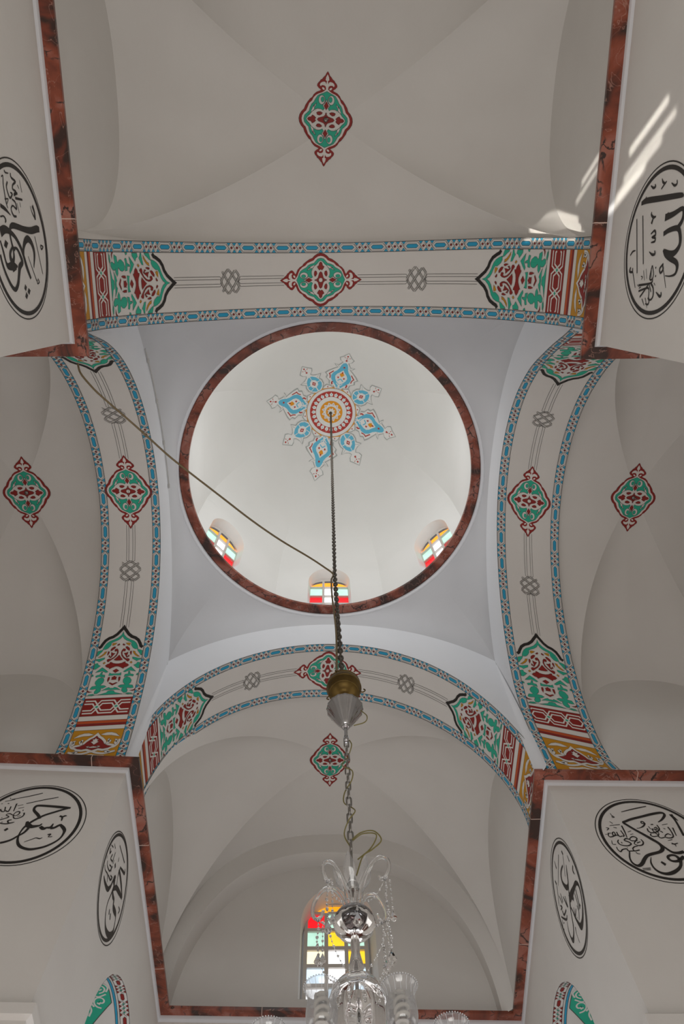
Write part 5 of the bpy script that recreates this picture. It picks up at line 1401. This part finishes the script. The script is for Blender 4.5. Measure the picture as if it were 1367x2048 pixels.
wire([(AX+.01, AY, zl+.025), (AX+.06, AY-.02, zl+.048), (AX+.125, AY-.04, zl+.020), (AX+.095, AY-.02, zl-.045), (AX+.03, AY, zl-.095)])
# leaf cup round the socket
ZB = 3.915           # silver ball centre
mb = MB()
for k in range(6):
    a = 2*PI*k/6+.3; rows = []
    for i in range(9):
        t = i/8; r = .022+.062*math.sin(t*PI*.62); z = ZB+.165+.150*t
        wd = .036*math.sin(PI*min(1, .12+t*.86))**.7
        row = []
        for j in range(7):
            u = (j-3)/3; b = a+u*wd/max(r, .02)*.8
            rr = r+.010*math.cos(u*PI*.5)+.0015*math.cos(t*PI*12)
            row.append((AX+rr*math.cos(b), AY+rr*math.sin(b), z-.012*u*u))
        rows.append(row)
    mb.grid(rows)
mb.build('leaf_cup', thin_glass('leaf_glass', .24), ch)
mb = MB(); mb.lathe([(0, .075), (.010, .072), (.018, .045), (.022, .020), (.030, .010), (.030, -.012), (.024, -.018), (0, -.02)], (AX, AY, ZB+.185), 20); mb.build('socket_cap', M_STEEL, ch)
mb = MB(); mb.lathe([(.020, .16), (.026, .145), (.026, .10), (.018, .07), (.022, .03), (.034, .0)], (AX, AY, ZB+.055), 20); mb.build('upper_stem', M_GLASS, ch)
mb = MB(); mb.tube([(AX, AY, ZB+.22), (AX, AY, ZB-.30)], .0075, 10); mb.build('inner_rod', M_CHROME, ch)
M_BALL = simple('silvered_glass', (.36, .35, .355), .08, 1.0)
R = .090; prof = []
for i in range(21):
    t = PI/2-PI*i/20; prof.append((max(.0, R*math.cos(t)), R*.74*math.sin(t)))
mb = MB(); mb.lathe([p for p in prof if p[1] > -.006], (AX, AY, ZB), 40)
mb.lathe([(.012, .085), (.022, .080), (.030, .066), (.012, .060)], (AX, AY, ZB), 20)
mb.build('silver_ball', M_BALL, ch)
mb = MB(); mb.lathe([p for p in prof if p[1] < .006], (AX, AY, ZB), 40, 0, 14, .030); mb.build('cut_glass_bowl', M_CRYSTAL, ch)
mb = MB(); mb.lathe([(.0, -.02), (.060, -.01), (.066, -.022), (.045, -.045), (.0, -.052)], (AX, AY, ZB), 28, 0, 7, .10); mb.build('reflection_star', simple('reflection_dark', (.10, .075, .075), .15, 1.0), ch)  # dark lobed disc added for the reflection inside the ball
# glass horns
HORN = [(.028, .045), (.036, .095), (.055, .160), (.090, .220), (.135, .252), (.175, .243), (.203, .205), (.205, .160), (.185, .128), (.160, .128), (.150, .150)]
drops = []
for k, (ang, sc, dz) in enumerate(((-2.36, .92, .0), (-.72, 1.02, -.005), (.70, .95, -.015), (2.50, 1.10, -.01))):
    ux, uy = math.cos(ang), math.sin(ang)
    mb = MB(); p = catmull([(AX+ux*a*sc, AY+uy*a*sc, ZB+b*sc+dz) for a, b in HORN], 5)
    n = len(p); mb.tube(p, [.0115-.0045*i/n for i in range(n)], 8)
    mb.lathe([(0, .02), (.010, .018), (.011, -.006), (0, -.01)], (AX+ux*.028*sc, AY+uy*.028*sc, ZB+.045), 10)
    mb.build('glass_horn', M_GLASS, ch)
    tip = (AX+ux*.178*sc, AY+uy*.178*sc, ZB+.118*sc+dz); drops.append((tip, ux, uy))
def strand(pts, bead, name='bead_strand', drop=None):
    mb = MB()
    for i, p in enumerate(pts):
        r = bead*(1 if i % 2 == 0 else .62)
        mb.ball(p, r, 6, 0, 1.05)
    for a, b in zip(pts, pts[1:]): mb.tube([a, b], .0011, 4)
    if drop:
        c = Vector(pts[-1])+Vector((0, 0, -.012)); L = drop
        rows = []
        for r, z in ((.0008, 0), (L*.10, -L*.22), (L*.26, -L*.58), (L*.28, -L*.70), (L*.16, -L*.90), (.0005, -L)):
            rows.append([(c.x+r*math.cos(a), c.y+r*.6*math.sin(a), c.z+z) for a in [2*PI*q/8 for q in range(8)]])
        mb.grid(rows, 0, False, True)
    return mb.build(name, M_CRYSTAL, ch)
for k, (t, ux, uy) in enumerate(drops):
    n = (9, 17, 9, 8)[k]; L = (.19, .33, .17, .15)[k]
    strand([(t[0]+.003*math.sin(i), t[1], t[2]-L*i/(n-1)) for i in range(n)], .0075, 'bead_strand', .062)
    n2 = 7
    strand([(t[0]+.022, t[1]+.012, t[2]-.14*i/(n2-1)) for i in range(n2)], .0062, 'bead_strand', .055)
    # ring at the horn tip
    mb = MB(); mb.tube([(t[0]+.014*math.cos(a), t[1]+.006*math.sin(a), t[2]+.006+.014*math.sin(a)) for a in [2*PI*q/12 for q in range(12)]], .002, 5, close=True); mb.build('horn_ring', M_GLASS, ch)
    # garland back to the stem
    e = Vector((AX+ux*.035, AY+uy*.035, ZB+.10)); s_ = Vector(t)
    strand([tuple(s_.lerp(e, i/9)+Vector((0, 0, -.05*math.sin(PI*i/9)))) for i in range(10)], .0055)
    e = Vector((AX+ux*.06, AY+uy*.06, ZB-.25)); s_ = Vector(t)+Vector((0, 0, -.12))
    strand([tuple(s_.lerp(e, i/13)+Vector((ux*.03*math.sin(PI*i/13), uy*.03*math.sin(PI*i/13), -.03*math.sin(PI*i/13)))) for i in range(14)], .0055)
strand([(AX+.010, AY-.094, ZB+.004-.010*i) for i in range(3)], .006, 'bead_strand', .075)
# lower stem, cut glass cover and bowl
mb = MB(); mb.lathe([(.016, -.062), (.020, -.10), (.018, -.14), (.026, -.18), (.032, -.205), (.022, -.235), (.014, -.255)], (AX, AY, ZB), 24); mb.build('lower_stem', M_GLASS, ch)
mb = MB(); mb.lathe([(.0135, -.06), (.0145, -.10), (.012, -.15), (.015, -.21), (.012, -.25)], (AX, AY, ZB), 16); mb.build('stem_sleeve', M_CHROME, ch)
ZD = ZB-.250
mb = MB(); mb.lathe([(.018, .0), (.040, -.006), (.072, -.024), (.096, -.052), (.108, -.085), (.110, -.10), (.105, -.098), (.090, -.055), (.06, -.022), (.02, -.006)], (AX, AY, ZD), 48, 0, 16, .014); mb.build('cut_glass_cover', M_CRYSTAL, ch)
mb = MB(); mb.lathe([(0, .012), (.022, .010), (.026, -.008), (.018, -.02), (0, -.02)], (AX, AY, ZD-.075), 18); mb.build('cover_nut', simple('dark_nut', (.05, .045, .04), .4, .6), ch)
mb = MB(); mb.lathe([(.106, -.13), (.110, -.17), (.104, -.24), (.085, -.31), (.055, -.36), (.02, -.39), (0, -.395)], (AX, AY, ZD), 48, 0, 12, .03); mb.build('cut_glass_body', M_CRYSTAL, ch)
for k in range(9):
    a = 2*PI*k/9
    strand([(AX+math.cos(a)*(.020+.005*i), AY+math.sin(a)*(.020+.005*i), ZD-.10-.017*i) for i in range(11)], .0065)
for k in range(12):
    a = 2*PI*k/12+.2
    strand([(AX+math.cos(a)*(.106+.012*math.sin(i*.6)), AY+math.sin(a)*(.106+.012*math.sin(i*.6)), ZD-.095-.016*i) for i in range(7)], .006)
M_BEAD = simple('frosted_bead', (.80, .82, .85), .15)
# arms, candle cups, bulbs, shades
hub = ZD-.36
def make_arm(k):
    a = -PI/2+PI/8+k*PI/4-.015
    ux, uy = math.cos(a), math.sin(a); R_ = .345; zr = P(0, 0, .2962)[2]
    bx, by = AX+ux*R_, AY+uy*R_
    mb = MB()
    pth = [(.03, hub), (.10, hub-.045), (.20, hub-.06), (.29, hub-.03), (.345, hub+.03), (R_, zr-.205)]
    mb.tube(catmull([(AX+ux*q, AY+uy*q, z) for q, z in pth], 6), .0095, 8)
    mb.lathe([(.01, -.215), (.045, -.205), (.052, -.190), (.018, -.185), (.02, -.165), (.026, -.155), (.0, -.150)], (bx, by, zr), 20)
    arm = mb.build('glass_arm', M_GLASS, ch)
    mb = MB(); h = []
    for i in range(56):
        t = i/55; q = 2*PI*3.6*t
        h.append((bx+.0205*math.cos(q), by+.0205*math.sin(q), zr-.125+.095*t))
    mb.tube(h, .0068, 7); mb.ball((bx, by, zr-.026), .020, 10, 0, .5)
    mb.lathe([(0, -.150), (.024, -.150), (.024, -.128), (.016, -.125), (0, -.125)], (bx, by, zr), 16)
    mb.build('spiral_bulb', M_BULB, arm)
    mb = MB(); pr = []
    for r, z in ((.030, -.150), (.046, -.135), (.053, -.105), (.052, -.070), (.047, -.045), (.050, -.022), (.062, 0)):
        pr.append((r, z))
    pr = [(p[0], p[1]) for p in catmull(pr, 4)]
    mb.lathe(pr+[(r-.0018, z) for r, z in pr[::-1]], (bx, by, zr), 48)
    o = mb.build('glass_shade', M_SHADE, arm)
    mb = MB()
    for q in range(40):
        b = 2*PI*q/40; mb.ball((bx+.0625*math.cos(b), by+.0625*math.sin(b), zr+.001), .0030, 5)
    for q in range(16):
        b = 2*PI*q/16
        mb.tube([(bx+r*math.cos(b), by+r*math.sin(b), zr+z) for r, z in ((.0478, -.045), (.0508, -.022), (.0620, -.002))], .0009, 4)
    mb.build('beaded_rim', M_BEAD, arm)
for k in range(8): make_arm(k)
mb = MB(); mb.lathe([(0, .03), (.035, .025), (.045, -.01), (.03, -.05), (0, -.06)], (AX, AY, hub), 24); mb.build('hub', M_CHROME, ch)
# ------------------------------------------------------------------ camera
cam = bpy.data.cameras.new('camera'); co = bpy.data.objects.new('camera', cam); COL.objects.link(co)
PITCH, ROLL, YAW, FPX = .3114, .0698, .0792, 1400.05
f = Vector((0, math.sin(PITCH), math.cos(PITCH))); r = Vector((1, 0, 0)); d = f.cross(r)
r2 = r*math.cos(ROLL)+d*math.sin(ROLL); d2 = -r*math.sin(ROLL)+d*math.cos(ROLL)
Rz = Matrix.Rotation(-YAW, 3, 'Z')
r2, d2, f2 = Rz @ r2, Rz @ d2, Rz @ f
co.matrix_world = Matrix(((r2.x, -d2.x, -f2.x, 0), (r2.y, -d2.y, -f2.y, 0), (r2.z, -d2.z, -f2.z, EYE), (0, 0, 0, 1)))
cam.sensor_fit = 'VERTICAL'; cam.sensor_height = 36.0; cam.lens = FPX/2048*36.0
cam.clip_start = .05
scene.camera = co
# ------------------------------------------------------------------ light
def area(name, loc, target, size, power, col=(1, 1, 1), sy=None):
    l = bpy.data.lights.new(name, 'AREA'); l.energy = power; l.color = col; l.shape = 'RECTANGLE'; l.size = size; l.size_y = sy or size
    o = bpy.data.objects.new(name, l); COL.objects.link(o); o.location = loc
    o.rotation_euler = (Vector(target)-Vector(loc)).to_track_quat('-Z', 'Y').to_euler()
    return o
area('fill_left', (-4.9, 2.5, 3.2), (0, 2.6, 8), 3.2, 27, (1, .97, .93), 4)  # unseen area lamps added low in the arms, standing in for window daylight
area('fill_right', (5.2, 2.5, 3.2), (0, 2.6, 8), 3.2, 28, (1, .97, .94), 4)
area('fill_near', (0, -3.0, 2.6), (0, 2.6, 9), 3.6, 96, (1, .98, .94), 3)
area('fill_far', (.1, 7.6, 3.0), (0, 2.6, 9), 3.0, 62, (.93, .96, 1), 3)
area('fill_floor', (0, 2.6, .3), (0, 2.6, 9), 5.0, 76, (1, .97, .94), 5)  # lamp added just above the floor in place of bounced light
# lamps added out of sight behind the near rim, to brighten dome and pendentives
for i, (dx, dy) in enumerate(((-1.25, -1.25), (0, -1.72), (1.25, -1.25))):
    c = P(DC[0]+dx/S, DC[1]+dy/S, 1.70)
    area('dome_fill', c, (DC[0]*S+dx*-.9, DC[1]*S-dy*.9, c[2]+.9), .55, 17, (.95, .98, 1), .8)
w = bpy.data.worlds.new('world'); scene.world = w; w.use_nodes = True
w.node_tree.nodes['Background'].inputs['Color'].default_value = (.5, .48, .46, 1)
w.node_tree.nodes['Background'].inputs['Strength'].default_value = .25
scene.view_settings.view_transform = 'Standard'
scene.view_settings.look = 'None'
scene.view_settings.exposure = .12
scene.cycles.use_denoising = True
scene.cycles.max_bounces = 10
scene.cycles.diffuse_bounces = 4
scene.cycles.caustics_reflective = False
scene.cycles.caustics_refractive = False

# narrow lamps added in mid-air, one per sun streak on near right pier and lunette
def beam(src, dst, w, h, tilt, power):
    o = area('streak_lamp', src, dst, w, power, (1, .95, .86), h)
    o.data.spread = math.radians(1.2)
    o.rotation_euler = (o.rotation_euler.to_matrix() @ Matrix.Rotation(math.radians(tilt), 3, 'Z')).to_euler()
SRC = Vector((-4.0, 2.6, 5.2))
for (a, z), h in (((1.27, 7.28), .62), ((1.38, 7.12), .75), ((1.50, 6.98), .80), ((1.64, 7.02), .60)):
    d = Vector(wall_pos('near_right', a, z)); dirn = (Vector((2.2, -.8, 7.0))-SRC).normalized()
    beam(d-dirn*3.6, d, .040, h, 20, .085)
for y, z, h in ((-.55, 8.55, .85), (-.61, 8.62, .80), (-.67, 8.66, .70), (-.86, 8.15, .50), (-.98, 8.10, .40)):
    d = Vector((2.24, y, z)); dirn = (Vector((2.2, -.7, 8.3))-SRC).normalized()
    beam(d-dirn*3.6, d, .026, h, -10 if y > -.8 else 22, .095 if y > -.8 else .035)
